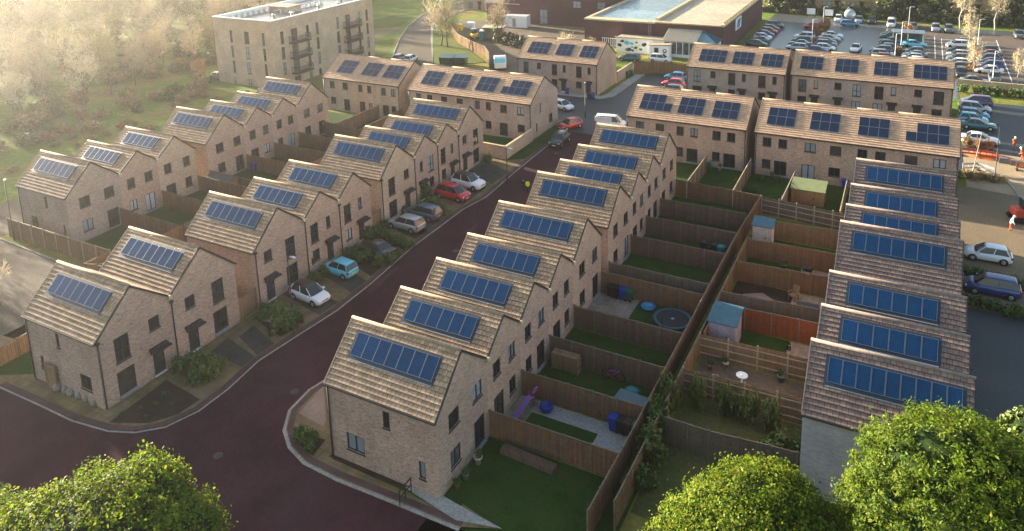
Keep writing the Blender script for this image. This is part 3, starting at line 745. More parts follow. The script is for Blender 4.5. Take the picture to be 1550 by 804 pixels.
# yard and the pale road behind
sheet('yard_ground', [(-69, 121), (-56, 106), (-49, 100.5), (-44.5, 97.4), (-38, 88), (-30, 88), (-28.5, 106), (-30, 130), (-69, 131)], MUD, .010)
road = px((592, 97), (598, 78), (606, 58), (618, 40), (640, 23), (662, 14), (700, 3), (760, -8)), px((655, 100), (652, 60), (652, 38), (664, 27), (688, 17), (730, 9), (775, 2))
sheet('back_road', road[0] + road[1][::-1], ROADW, .012)
strip('kerb', road[0], .25, .0, KERB, 0, .1); strip('kerb', road[1], .0, .25, KERB, 0, .1)
strip('pavement', road[1], -.25, 2.2, CONC, 0, .095)
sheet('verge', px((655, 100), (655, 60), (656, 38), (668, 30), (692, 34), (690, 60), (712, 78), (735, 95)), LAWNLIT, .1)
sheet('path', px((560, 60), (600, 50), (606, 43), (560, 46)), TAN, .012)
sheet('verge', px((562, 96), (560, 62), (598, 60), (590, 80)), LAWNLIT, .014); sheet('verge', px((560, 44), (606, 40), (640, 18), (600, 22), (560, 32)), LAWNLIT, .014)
# west side
sheet('side_road', [(-130, 11), (-52, 8.2), (-36, 7.6), (-33.5, 6.4), (-31.4, 2.5), (-30.6, -2.5), (-60, -5), (-130, -7)], ROADW, .012)
strip('kerb', [(-80, 9.0), (-52, 8.2), (-36, 7.6), (-33.5, 6.4), (-31.4, 2.5), (-30.6, -2.5)], .15, .0, KERB, 0, .11)
sheet('path', [(-62, -6), (-31, -1.5), (-30.8, -3.4), (-62, -9)], TAN, .016)
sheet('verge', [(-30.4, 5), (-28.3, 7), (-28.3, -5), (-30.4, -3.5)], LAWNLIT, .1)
sheet('verge', [(-28.2, -5.4), (-24.6, -3.4), (-24.6, 1.5), (-28.2, 1.5)], LAWN, .104)
sheet('side_road', [(-60, 8.7), (-51.2, 8.2), (-51.0, 20), (-54, 24), (-60, 20)], ROADW, .016)

WORN = paving('worn_block_paving', (.072, .030, .035), (.055, .022, .027), (.04, .02, .024), .22, .11, .012, (.075, .042, .044), .5)
DARKP = paving('dark_block_paving', (.034, .011, .016), (.026, .009, .013), (.018, .008, .011), .22, .11, .012, (.030, .012, .016), .5)
for q, m_ in [([(552, 441), (560, 432), (577, 421), (592, 410), (604, 402), (600, 409), (588, 421), (576, 433), (563, 443)], WORN), ([(700, 352), (712, 344), (724, 338), (719, 347), (708, 356)], WORN), ([(372, 660), (392, 652), (410, 660), (398, 671), (380, 672)], DARKP), ([(610, 470), (632, 452), (655, 458), (636, 478)], DARKP)]:
    sheet('road_patch', px(*q), m_, .0155)
# ------------------------------------------------------------------ fences and walls
def wood(name, c1, c2, c3):
    b = NB(name); co = b.coord()
    sp = b.n('SeparateXYZ'); b.l(co, sp.inputs[0])
    ad = b.n('Math', operation='ADD'); b.l(sp.outputs[0], ad.inputs[0]); b.l(sp.outputs[1], ad.inputs[1])
    cb = b.n('CombineXYZ'); b.l(ad.outputs[0], cb.inputs[0]); b.l(sp.outputs[2], cb.inputs[1])
    br = b.n('TexBrick'); br.offset = 0; br.inputs['Scale'].default_value = 1
    br.inputs['Brick Width'].default_value = .15; br.inputs['Row Height'].default_value = 6; br.inputs['Mortar Size'].default_value = .006
    br.inputs['Color1'].default_value = (*c1, 1); br.inputs['Color2'].default_value = (*c2, 1); br.inputs['Mortar'].default_value = (*[x * .4 for x in c2], 1)
    mp = b.n('Mapping'); mp.inputs['Location'].default_value = (0, 2, 0); b.l(cb.outputs[0], mp.inputs[0]); b.l(mp.outputs[0], br.inputs[0])
    f = b.noise(co, .7, 5, .7); k = b.ramp(f, [(.42, 0), (.68, .75)])
    c = b.mix(k, br.outputs[0], c3)
    f2 = b.noise(co, 9, 3, .6); k2 = b.ramp(f2, [(.3, .75), (.7, 1.25)])
    return b.out(b.mix(1.0, c, k2, 'MULTIPLY'), .9, .12)
WOOD = {'brown': wood('fence_brown', (.24, .12, .062), (.175, .09, .05), (.12, .08, .06)),
        'grey': wood('fence_grey', (.17, .13, .10), (.13, .10, .082), (.10, .085, .075)),
        'tan': wood('fence_tan', (.27, .165, .085), (.21, .13, .07), (.15, .10, .065)),
        'red': wood('fence_red', (.24, .07, .026), (.19, .055, .022), (.14, .05, .03)),
        'dark': wood('fence_dark', (.175, .098, .064), (.13, .076, .053), (.095, .068, .055))}
POSTM = plain('fence_post', (.15, .115, .085), .9, .1, var=.25)
POSTL = plain('fence_post_pale', (.33, .28, .21), .9, .1, var=.2)
_post = MB(); _post.box(-.05, -.05, -.1, .05, .05, 1)
POST_ME = {False: _post.mesh('post', POSTM), True: _post.mesh('post', POSTL)}
def fence(label, pts, col='brown', h=1.8, group='timber garden fences', rails=False, pale=False, z=0, cat='fence', name='wooden_fence'):
    ox, oy = pts[0]
    root = thing(name, label, cat, (ox, oy, z), 0, group)
    P = [Vector((p[0] - ox, p[1] - oy, 0)) for p in pts]
    b = MB(); rr = random.Random(len(label) * 7 + int(ox * 10)); c = MB(); posts = []
    for a, e in zip(P, P[1:]):
        L = (e - a).length; d = (e - a).normalized(); n = Vector((-d.y, d.x, 0)); nb = max(2, round(L / .15)); st = L / nb
        npan = max(1, round(L / 1.83))
        for i in range(npan + (1 if e is P[-1] else 0)): posts.append(a + d * (L * i / npan))
        for i in range(nb):
            off = .012 if i % 2 else -.012
            pan = int((i + .5) / nb * npan); hh = h + ((pan * 37 + len(label)) % 5 - 2) * .018
            p, q = a + d * (i * st), a + d * ((i + 1) * st + .004)
            lo, hi = off - .011, off + .011
            r = [p + n * lo, q + n * lo, q + n * hi, p + n * hi]
            b.face([(v.x, v.y, -.05) for v in r][::-1]); b.face([(v.x, v.y, hh) for v in r])
            for k in range(4):
                s, t = r[k], r[(k + 1) % 4]
                b.face([(s.x, s.y, -.05), (t.x, t.y, -.05), (t.x, t.y, hh), (s.x, s.y, hh)])
        up = Vector((0, 0, 1))
        b.bar(a + up * (h - .12), e + up * (h - .12), .09, .035)
        if rails:
            for zz in (.35, .95, 1.5): c.bar(a + up * zz - n * .05, e + up * zz - n * .05, .045, .08)
        else: c.bar(a + up * (h + .05), e + up * (h + .05), .085, .03)
    b.build('panel', WOOD[col], root)
    c.build('rail', POSTL if pale else POSTM, root)
    for p in posts: link_mesh('post', POST_ME[pale], root, (p.x, p.y, 0), 0, (1, 1, h + .12))
    return root
GR = 'timber fences round the back gardens'
names = ['nearest', 'second', 'third', 'fourth', 'fifth', 'sixth', 'seventh', 'eighth', 'ninth']
for y, col, lab in [
  (5.75, 'brown', 'reddish brown fence between the nearest corner lawn and the purple slide garden'),
  (10.2, 'brown', 'brown fence behind the purple slide and blue ball, before the hot tub'),
  (14.69, 'dark', 'dark fence behind the straw-coloured log stack and bicycle'),
  (19.12, 'dark', 'dark fence along the near side of the trampoline garden'),
  (24.93, 'brown', 'brown fence behind the bins of the trampoline garden, near side of the passage'),
  (26.72, 'grey', 'greyish fence on the far side of the narrow passage beyond the trampoline garden'),
  (32.36, 'dark', 'dark fence before the garden with three dark bins at its end'),
  (36.8, 'dark', 'dark fence behind the three dark bins, third from the far terrace'),
  (41.35, 'dark', 'dark fence next to the far cross fence in the strip of shaded lawns')]:
    fence(lab, [(7.95, y), (16.38, y + (.1 if y < 12 else -.05))], col, 1.8, GR)
fence('long leaning fence along the near side of the dark alley between the gardens', [(16.35, 1.2), (16.45, 8), (16.5, 24.8), (16.5, 26.9), (16.55, 36), (16.95, 46.2)], 'brown', 1.85, GR)
fence('long fence along the far side of the dark alley between the gardens', [(17.35, 2.5), (17.45, 10.1), (17.5, 20), (17.55, 36.2)], 'tan', 1.8, GR)
fence('far cross fence below the terrace behind the white van, casting no shade on its lawn', [(8.0, 46.9), (9.25, 46.85), (16.9, 46.2)], 'brown', 1.8, GR)
fence('greyish ribbed cross fence before the green-roofed shed', [(17.05, 46.15), (25.5, 45.1)], 'grey', 1.8, GR, rails=True, pale=True)
for pts, col, lab, rails in [
  ([(17.6, 10.0), (20.5, 9.95), (23.9, 10.3), (25.4, 10.4)], 'grey', 'worn curving fence just behind the middle foreground tree', False),
  ([(17.5, 15.2), (25.5, 15.45)], 'tan', 'pale ribbed fence behind the four bamboo shrubs', True),
  ([(17.5, 19.65), (25.5, 19.9)], 'tan', 'pale ribbed fence between the bird bath garden and the lilac shed', True),
  ([(17.75, 19.9), (17.8, 24.2), (25.5, 24.6)], 'red', 'orange stained fence round the lawn with the lilac shed', False),
  ([(17.5, 26.0), (25.5, 26.65)], 'grey', 'grey fence directly behind the orange stained one', False),
  ([(17.65, 31.5), (25.5, 31.9)], 'brown', 'brown fence behind the wooden garden chair and dark table', False),
  ([(17.6, 36.1), (25.5, 36.3)], 'brown', 'brown fence beside the pale shed, in front of the grey storage box', False),
  ([(18.0, 40.6), (25.5, 41.1)], 'tan', 'sunlit orange-brown fence behind the raised bed and pale shed', False)]:
    fence(lab, pts, col, 1.8, GR, rails=rails, pale=rails)
for pts, col, lab in [
  ([(9.2, 46.7), (9.15, 55.6)], 'tan', 'pale fence running up to the three-house terrace, left of the teal bin'),
  ([(14.1, 46.4), (14.0, 56.4)], 'tan', 'pale fence running up to the gap between the two far terraces'),
  ([(18.95, 46.1), (19.05, 54.6)], 'tan', 'pale fence on the left side of the green-roofed shed'),
  ([(24.4, 45.5), (24.3, 54.6)], 'tan', 'pale fence right of the sunny lawn by the green-roofed shed')]:
    fence(lab, pts, col, 1.8, GR, pale=True)
# gardens of the left terraces
fence('long pale fence on the verge beside the end house near the grass bank', [(-50.4, 9.1), (-42.3, 9.1), (-34.1, 9.15)], 'tan', 1.9, GR, pale=True)
fence('sunlit tan corner fence beside the road behind the pair of street houses', [(-34.05, 9.0), (-34.1, 6.6), (-32.9, 7.0), (-28.4, 6.8)], 'tan', 1.8, GR)
fence('sunlit fence along the yellow verge beside the nearest street house', [(-28.35, 6.7), (-28.3, 1.0), (-28.1, -4.6)], 'tan', 1.5, GR)
fence('long fence parting the gardens of the two left terraces', [(-32.5, 7.2), (-32.55, 20), (-32.5, 47.3)], 'tan', 1.8, GR)
for y, lab in [(15.9, 'first dividing fence from the near end behind the grass bank terrace'), (21.0, 'second dividing fence from the near end behind the grass bank terrace'), (25.85, 'dividing fence before the dark-roofed shed by the grass bank terrace'),
               (27.55, 'dividing fence just behind the dark-roofed shed by the grass bank terrace'), (33.3, 'dividing fence beside the blue bin by the grass bank terrace'), (38.0, 'dividing fence two gardens beyond the blue bin by the grass bank terrace'), (42.5, 'last dividing fence behind the grass bank terrace')]:
    fence(lab, [(-41.95, y), (-32.6, y - .2)], 'brown', 1.8, GR)
for y, lab in [(2.1, 'fence behind the nearest pair of street houses'), (8.15, 'fence behind the second street house, by the gap'), (10.2, 'fence behind the third street house, by the gap'), (16.0, 'fence behind the third and fourth street houses'), (20.6, 'fence behind the fourth and fifth street houses')]:
    fence(lab, [(-32.4, y), (-24.6, y)], 'tan', 1.8, GR)
fence('cross fence below the short dark-roofed terrace', [(-41.9, 47.6), (-33.4, 46.4), (-24.5, 47.9)], 'tan', 1.8, GR)
fence('sunlit orange fence running up to the short dark-roofed terrace', [(-39.9, 47.6), (-39.7, 56.9)], 'tan', 1.8, GR)
fence('shaded brown fence running up to the short dark-roofed terrace', [(-35.2, 46.7), (-35.4, 56.9)], 'brown', 1.8, GR)
fence('fence running up to the gap left of the long sunlit terrace', [(-30.0, 47.2), (-30.2, 56.2)], 'tan', 1.8, GR)
fence('wooden gate panel with a patch of light between two street houses', [(-16.75, 8.2), (-16.75, 10.15)], 'tan', 1.8, GR, name='garden_gate', cat='gate')
fence('wooden gate panel beyond the fifth street house', [(-16.75, 25.5), (-16.75, 27.1)], 'tan', 1.8, GR, name='garden_gate', cat='gate')
b = MB(); b.box(-.55, -.035, 0, .55, .035, 1.9); b.box(-.6, -.06, 0, -.52, .06, 1.95); b.box(.52, -.06, 0, .6, .06, 1.95)
tag(b.build('side_gate', WOOD['tan'], None, (-22.0, -3.95, .1)), 'narrow wooden gate leaf leaning beside the nearest street house wall', 'gate')
fence('wooden fence at the end of the dark parking court before the supermarket cabin', [(-13.5, 96.0), (-9.0, 97.2), (-1.0, 98.0)], 'tan', 1.9, GR)
fence('curving pale timber hoarding round the builders yard', [(-68, 123), (-64, 115.5), (-56.1, 106.1), (-52.5, 103.2), (-49.4, 100.7), (-44.7, 97.6), (-41.5, 93.5), (-38.3, 88.0)], 'tan', 2.0, GR, pale=True)
fence('timber fence round the cars beside the apartment block', [(-92, 66.5), (-92, 72), (-80.5, 73)], 'tan', 1.7, GR)
fence('low timber fence in front of the cars beside the apartment block', [(-92, 66.4), (-88, 63.6), (-84.8, 62.8)], 'tan', 1.3, GR)
def garden_wall(label, pts, h, t, m, name='brick_wall'):
    b = MB(); ox, oy = pts[0]
    for i, (p, q) in enumerate(zip(pts, pts[1:])):
        a, c = Vector((p[0] - ox, p[1] - oy, h / 2 - .05)), Vector((q[0] - ox, q[1] - oy, h / 2 - .05)); d = (c - a).normalized()
        b.bar(a - d * (t / 2 if i else 0), c + d * (t / 2 - .004), t, h + .1 - .002 * i, 0)
    o = b.build(name, m, None, (ox, oy, 0)); tag(o, label, 'wall')
    c = MB()
    for i, (p, q) in enumerate(zip(pts, pts[1:])): c.bar((p[0] - ox, p[1] - oy, h + .03 + .003 * i), (q[0] - ox, q[1] - oy, h + .03 + .003 * i), t + .08, .06)
    c.build('coping', VALLEY, o); return o
garden_wall('low brick wall enclosing the corner yard of the long sunlit terrace', [(-19.2, 49.2), (-14.0, 48.9), (-14.0, 56.2)], 1.75, .22, BRICKS[3])
garden_wall('brick wall running back from the three-house terrace to the dark parking court', [(-13.9, 88.4), (-13.8, 95.8)], 1.9, .22, BRICKS[0])
garden_wall('low brick wall between the car park and the small parking court', [(36, 106.6), (70, 105.0)], 1.1, .25, BRICKS[3])
# ------------------------------------------------------------------ vehicles
def paint(name, c, r=.28, metal=.0):
    b = NB(name); b.p.inputs['Coat Weight'].default_value = .6; b.p.inputs['Coat Roughness'].default_value = .08
    return b.out(c, r, .5, metal)
PAINT = {'white': paint('paint_white', (.70, .71, .72)), 'silver': paint('paint_silver', (.40, .42, .44), .3, .5), 'grey': paint('paint_grey', (.13, .14, .15), .3, .4),
         'black': paint('paint_black', (.012, .013, .015)), 'red': paint('paint_red', (.45, .012, .018)), 'light blue': paint('paint_light_blue', (.10, .48, .60)),
         'dark blue': paint('paint_dark_blue', (.015, .035, .16)), 'teal': paint('paint_teal', (.02, .10, .13)), 'purple': paint('paint_purple', (.07, .03, .13)),
         'dark green': paint('paint_dark_green', (.015, .045, .035)), 'blue': paint('paint_blue', (.03, .22, .40)), 'maroon': paint('paint_maroon', (.16, .012, .02)), 'grey blue': paint('paint_grey_blue', (.09, .13, .18), .3, .4)}
CGLASS = plain('car_glass', (.015, .022, .028), .05, .6)
RUBBER = plain('tyre_rubber', (.014, .014, .015), .8, .2)
RIMM = plain('wheel_rim', (.42, .43, .44), .35, .5, .6)
HEADL = plain('headlight_glass', (.75, .77, .78), .1, .6)
TAILL = plain('tail_light_glass', (.40, .012, .012), .2, .5)
PLATEW = plain('plate_white', (.7, .7, .66), .5); PLATEY = plain('plate_yellow', (.7, .52, .06), .5)
BLACKP = plain('black_plastic', (.018, .019, .02), .6, .3)
SHAPES = {  # length, width, belt, roof height, windscreen base/top, rear top/base (x from the middle, front +)
 'hatchback': dict(L=3.95, W=1.74, belt=.94, roof=1.49, g=(1.02, .28, -1.45, -1.86), hood=.86),
 'small car': dict(L=3.60, W=1.66, belt=.95, roof=1.50, g=(.98, .40, -1.38, -1.70), hood=.88),
 'saloon': dict(L=4.55, W=1.80, belt=.95, roof=1.44, g=(.95, .15, -1.05, -1.70), hood=.86),
 'estate car': dict(L=4.35, W=1.78, belt=.96, roof=1.52, g=(1.12, .38, -1.75, -2.08), hood=.88),
 'suv': dict(L=4.35, W=1.86, belt=1.06, roof=1.66, g=(1.05, .42, -1.65, -2.04), hood=1.0),
 'people carrier': dict(L=4.25, W=1.78, belt=1.02, roof=1.66, g=(1.35, .60, -1.70, -2.02), hood=.95),
 'van': dict(L=4.4, W=1.85, belt=1.10, roof=1.88, g=(1.45, .85, -2.1, -2.15), hood=1.02)}
CARCACHE = {}
_wh = MB(); _wh.lathe([(.0, .0), (.20, .0), (.30, .012), (.315, .05), (.315, .15), (.29, .19), (.0, .19)], 16)
WHEEL_ME = _wh.mesh('tyre', RUBBER)
_rm = MB(); _rm.lathe([(.0, -.012), (.06, -.012), (.07, -.004), (.17, -.008), (.20, .004), (.21, .012)], 12); RIM_ME = _rm.mesh('rim', RIMM)
def car_meshes(style, colour, roofcol=None):
    k = (style, colour, roofcol)
    if k in CARCACHE: return CARCACHE[k]
    d = SHAPES[style]; L, W, bz, rz = d['L'], d['W'], d['belt'], d['roof']; h = L / 2; w_ = W / 2
    ws, wt, rt, rb = d['g']; hood = d['hood']
    # body shell, lofted from the tail to the nose; y is the width
    st = [(-h, w_ * .78, .42, min(bz - .12, .86)), (-h + .07, w_ * .90, .28, bz - .04), (-h + .30, w_ * .97, .22, bz), (-h * .55, w_, .19, bz + .01), (0, w_, .19, bz - .005),
          (ws - .25, w_, .19, bz - .02), (ws, w_ * .985, .19, hood + .05), (ws + (h - ws) * .55, w_ * .95, .2, hood), (h - .16, w_ * .86, .24, hood - .12), (h - .05, w_ * .74, .30, hood - .22), (h, w_ * .58, .38, hood - .34)]
    rings = []
    for x, ww, z0, z1 in st:
        m_ = (z0 + z1) / 2
        half = [(ww * .80, z0), (ww * .97, z0 + .09), (ww, m_), (ww * .965, z1 - .07), (ww * .86, z1 - .005), (ww * .45, z1 + .02)]
        rings.append([(x, y, z) for y, z in half] + [(x, -y, z) for y, z in half[::-1]])
    b = MB(); b.loft(rings, 0)
    # roof skin and pillars
    tw = w_ * .70; bw = w_ * .90
    rr = MB()
    rg = []
    for x, yy, z in [(wt + .03, tw * .93, rz - .05), (wt - .15, tw, rz - .005), ((wt + rt) / 2, tw * 1.01, rz + .015), (rt + .12, tw * .98, rz - .01), (rt - .03, tw * .92, rz - .06)]:
        rg.append([(x, yy, z - .03), (x, yy * .96, z), (x, yy * .6, z + .025), (x, -yy * .6, z + .025), (x, -yy * .96, z), (x, -yy, z - .03)])
    rr.loft(rg, 0)
    for s in (-1, 1):
        for (xb, xt, t) in ((ws - .02, wt, .055), ((ws + rb) / 2 + .02, (wt + rt) / 2, .06), (rb + .12, rt + .04, .10 if style != 'van' else .5)):
            b.bar((xb, s * (bw - .01), bz - .03), (xt, s * (tw - .005), rz - .03), t, .035, 0, (0, s, .3))
    if style == 'van':
        for s in (-1, 1): b.box(rb, s * bw - .03, bz - .1, .25, s * bw + .03 - .1 * s, rz - .12)
    g = MB()
    e = .02
    q = [(ws - .03, bw, bz - .04), (ws + .10, bw * .55, bz - .0), (ws + .10, -bw * .55, bz), (ws - .03, -bw, bz - .04), (rb, -bw * .96, bz - .04), (rb, bw * .96, bz - .04)]
    t_ = [(wt, tw - e, rz - .03), (wt + .05, tw * .6, rz - .02), (wt + .05, -tw * .6, rz - .02), (wt, -tw + e, rz - .03), (rt, -tw * .94 + e, rz - .04), (rt, tw * .94 - e, rz - .04)]
    for i in range(6):
        j = (i + 1) % 6; g.face([q[j], q[i], t_[i], t_[j]])
    g.face(t_)
    hl = []; 
    out = dict(body=b.mesh('body', PAINT[colour]), roof=rr.mesh('roof', PAINT[roofcol or colour]), windows=g.mesh('windows', CGLASS))
    def lamp(x0, x1, s, y0, y1, z0, z1, m, nm):
        q = MB(); ya, yb = sorted((s * y0, s * y1)); q.box(min(x0, x1), ya, z0, max(x0, x1), yb, z1); return q.mesh(nm, m)
    out['headlight'] = [lamp(h - .30, h - .075, s, w_ * .48, w_ * .83, hood - .34, hood - .19, HEADL, 'headlight') for s in (-1, 1)]
    out['tail_light'] = [lamp(-h + .01, -h + .20, s, w_ * .62, w_ * .925, bz - .28, bz - .08, TAILL, 'tail_light') for s in (-1, 1)]
    m = MB()
    m.box(-.10, .0, 0, .08, .17, .13); out['mirror'] = m.mesh('mirror', PAINT[colour])
    p = MB(); p.box(h - .02, -.26, .40, h + .012, .26, .50); out['plate_f'] = p.mesh('number_plate', PLATEW)
    p = MB(); p.box(-h - .012, -.26, .55, -h + .02, .26, .66); out['plate_r'] = p.mesh('number_plate', PLATEY)
    p = MB(); p.box(h - .12, -w_ * .62, .22, h - .02, w_ * .62, .34); p.box(h - .06, -w_ * .4, hood - .36, h + .004, w_ * .4, hood - .29); out['grille'] = p.mesh('bumper_trim', BLACKP)
    a = MB()
    a.lathe([(.30, 0), (.375, 0), (.375, .02), (.30, .02)], 16); out['arch'] = a.mesh('wheel_arch', BLACKP)
    out['d'] = d
    CARCACHE[k] = out; return out
def car(label, xy, rz, style='hatchback', colour='white', group=None, z=.016, roofcol=None, name=None, small=False):
    m = car_meshes(style, colour, roofcol); d = m['d']
    r = thing(name or ('parked_van' if style == 'van' else 'parked_car'), label, 'van' if style == 'van' else 'car', (xy[0], xy[1], z), rz, group); r.scale = (.93, .93, .93)
    link_mesh('body', m['body'], r); link_mesh('roof', m['roof'], r); link_mesh('windows', m['windows'], r)
    ax = d['L'] * .315
    for sx in (-1, 1):
        for sy in (-1, 1):
            w_ = link_mesh('wheel', WHEEL_ME, r, (sx * ax, sy * (d['W'] / 2 + .008), .315)); w_.rotation_euler = (PI / 2 * sy, 0, 0)
            if not small:
                link_mesh('rim', RIM_ME, w_)
                a = link_mesh('wheel_arch', m['arch'], r, (sx * ax, sy * (d['W'] / 2 + .004), .33)); a.rotation_euler = (PI / 2 * sy, 0, 0)
    for me in m['headlight'] + m['tail_light']: link_mesh(me.name.split('.')[0], me, r)
    if not small:
        for s in (-1, 1):
            o = link_mesh('mirror', m['mirror'], r, (d['g'][0] - .22, s * d['W'] / 2 - (.17 if s < 0 else 0), d['belt'] - .04))
        link_mesh('number_plate', m['plate_f'], r); link_mesh('number_plate', m['plate_r'], r); link_mesh('bumper_trim', m['grille'], r)
    return r
def pc(u, v): return at(u, v)
GP = 'cars on the drives left of the red street'
E_, W_ = 0, PI
car('white hatchback with black roof on the drive nearest the junction', at(470, 455), -.10, 'hatchback', 'white', GP, .11, 'black')
car('light blue small car on a drive between shrubs', at(516, 416), PI - .1, 'small car', 'light blue', GP, .11)
car('black saloon with a shining rear window between shrub beds', at(568, 386), PI - .12, 'saloon', 'black', GP, .11)
car('silver estate car with dark roof beside the dark blue car', at(615, 347), PI - .06, 'estate car', 'silver', GP, .11)
car('dark blue car parked just beyond the silver estate', at(641, 330), PI - .06, 'estate car', 'grey blue', GP, .11)
car('red people carrier parked on a drive beside a white car', at(686, 301), -.08, 'people carrier', 'red', GP, .11)
car('white car with black roof next to the red people carrier', at(709, 284), -.08, 'suv', 'white', GP, .11, 'black')
car('black hatchback on the red street beside the grass verge', at(847, 218), -PI / 2 + .04, 'suv', 'black', None, .02)
car('red car with open tailgate at the corner of the dark junction', at(863, 194), -PI / 2 - .5, 'hatchback', 'red', None, .02)
car('white hatchback half hidden behind the corner of the sunlit terrace', at(851, 165), -.3, 'hatchback', 'white', None, .02)
car('small white van parked before the three-house terrace', at(925, 193), .15, 'van', 'white', None, .02)
car('white hatchback on the sandy strip behind the right terrace', at(1494, 393), PI, 'hatchback', 'white', None, .02)
car('dark blue people carrier between the hedges behind the right terrace', at(1501, 444), PI, 'people carrier', 'dark blue', None, .02)
G2 = 'cars in the bay behind the three-house terrace'
car('light blue hatchback in the bay behind the three-house terrace, farthest of three', at(1022, 121), W_, 'hatchback', 'blue', G2, .02)
car('red car between two blue cars behind the three-house terrace', at(1019, 131), W_, 'hatchback', 'red', G2, .02)
car('grey blue car peeping over the roof of the three-house terrace', at(1015, 141), W_, 'estate car', 'grey blue', G2, .02)
car('dark teal car parked before the graffiti-covered cabin', at(953, 92), PI, 'estate car', 'teal', None, .02)
car('white suv parked before the kiosk with the round green sign', at(1000, 94), 0, 'suv', 'white', None, .02)
car('white car in the fenced bay beside the apartment block', at(335, 120), .35, 'hatchback', 'white', None, .02)
car('dark car on the pale road behind the dark roof', at(605, 92), 1.7, 'hatchback', 'grey blue', None, .02, small=True)
car('small white car on the pale road behind the dark roof', at(622, 93), 1.7, 'hatchback', 'white', None, .02, small=True)
G3 = 'cars in the small court at the right'
for (u, v, rz, st, co) in [(1478, 160, PI, 'people carrier', 'purple'), (1475, 169, 0, 'estate car', 'silver'), (1474, 179, 0, 'hatchback', 'blue'), (1472, 186, 0, 'hatchback', 'light blue'), (1480, 195, 0, 'saloon', 'teal'), (1483, 217, 0, 'saloon', 'white')]:
    car('%s %s in the small court beyond the right terrace' % (co, st), at(u, v), rz, st, co, G3, .02)
def lot(row, lst, desc, small=True):
    for i, (x, y, rz, st, co) in enumerate(lst):
        pos = 'nearest' if i == 0 else 'farthest' if i == len(lst) - 1 else ORD[i]
        car('%s %s, %s in the row %s' % (co, st, pos, desc), (x, y), rz, st, co, 'cars in the large car park', .02, small=small)
lot('L', [(2.1, 124.5, 0, 'estate car', 'dark green'), (1.9, 128.3, PI, 'saloon', 'grey'), (2.0, 131.5, 0, 'hatchback', 'white'), (2.0, 134.6, 0, 'hatchback', 'dark blue'), (2.1, 138.0, 0, 'hatchback', 'red'), (2.0, 141.2, 0, 'hatchback', 'maroon'), (2.2, 145.0, 0, 'suv', 'grey')], 'by the supermarket wall')
lot('M', [(9.6, 124.0, PI, 'estate car', 'silver'), (9.6, 127.6, PI, 'saloon', 'teal'), (9.5, 131.0, PI, 'hatchback', 'dark green'), (9.6, 134.6, PI, 'suv', 'white'), (9.7, 146.5, PI, 'hatchback', 'red')], 'left of the first lamp row')
lot('N', [(13.6, 122.6, 0, 'hatchback', 'dark blue'), (14.6, 125.4, 0, 'hatchback', 'white'), (14.4, 128.3, 0, 'suv', 'grey'), (14.3, 131.2, 0, 'hatchback', 'grey blue'), (14.4, 134.6, 0, 'saloon', 'silver'), (14.6, 138.0, 0, 'saloon', 'white')], 'right of the first lamp row')
lot('Q', [(24.3, 120.6, PI, 'hatchback', 'maroon'), (24.6, 123.6, 0, 'estate car', 'silver'), (24.2, 126.6, PI, 'suv', 'grey blue'), (25.8, 129.6, 0, 'hatchback', 'grey'), (25.5, 132.6, 0, 'hatchback', 'dark green'), (25.4, 136.0, PI, 'saloon', 'teal'), (25.2, 140.0, PI, 'suv', 'black'), (25.3, 143.2, PI, 'saloon', 'grey')], 'left of the trolley shelter')
lot('R', [(29.6, 119.6, PI, 'hatchback', 'white'), (29.4, 122.2, PI, 'hatchback', 'silver'), (29.7, 124.8, PI, 'saloon', 'grey'), (29.6, 128.0, PI, 'hatchback', 'grey blue'), (29.6, 134.4, 0, 'saloon', 'light blue')], 'right of the trolley shelter')
lot('S', [(36.4, 118.0, PI, 'hatchback', 'grey'), (36.4, 120.8, PI, 'hatchback', 'white'), (36.6, 124.0, PI, 'suv', 'grey'), (36.6, 127.6, PI, 'estate car', 'silver'), (36.6, 131.4, PI, 'hatchback', 'black'), (36.8, 136.4, PI, 'suv', 'white'), (37.4, 139.4, PI, 'hatchback', 'grey blue')], 'left of the tall car park tree')
lot('T', [(40.7, 117.0, PI, 'saloon', 'white'), (41.1, 120.2, PI, 'suv', 'dark blue'), (41.1, 123.2, PI, 'saloon', 'black'), (41.2, 126.6, PI, 'hatchback', 'grey blue'), (41.4, 130.0, PI, 'saloon', 'maroon'), (41.3, 133.2, PI, 'hatchback', 'black')], 'right of the tall car park tree')
lot('U', [(13.9, 157.6, -PI / 2, 'hatchback', 'white'), (18.2, 157.4, -PI / 2, 'estate car', 'silver'), (20.9, 157.2, -PI / 2, 'suv', 'black'), (24.8, 154.6, -PI / 2, 'van', 'white'), (29.0, 152.8, -PI / 2, 'hatchback', 'grey'), (33.2, 152.2, -PI / 2, 'suv', 'silver'), (35.6, 152.0, -PI / 2, 'suv', 'grey'), (47.6, 150.0, -PI / 2, 'suv', 'grey')], 'along the far hedge')
car('white saloon driving between the parking rows', (19.8, 127.0), -PI / 2 - .1, 'saloon', 'white', None, .02, small=True)
car('bright blue estate car pulled out beside the far lamp row', (16.8, 152.0), .1, 'estate car', 'blue', None, .02, small=True)
car('black hatchback behind the corner of the far terrace, left of the bare tree', (36.6, 112.9), -PI / 2, 'suv', 'black', None, .02, small=True)
car('dark car with headlights towards us right of the bare tree', (41.1, 111.6), -PI / 2, 'suv', 'grey', None, .02, small=True)
car('grey blue saloon parked before the low wall by the far terrace', (38.4, 108.6), 0, 'saloon', 'grey blue', None, .02, small=True)
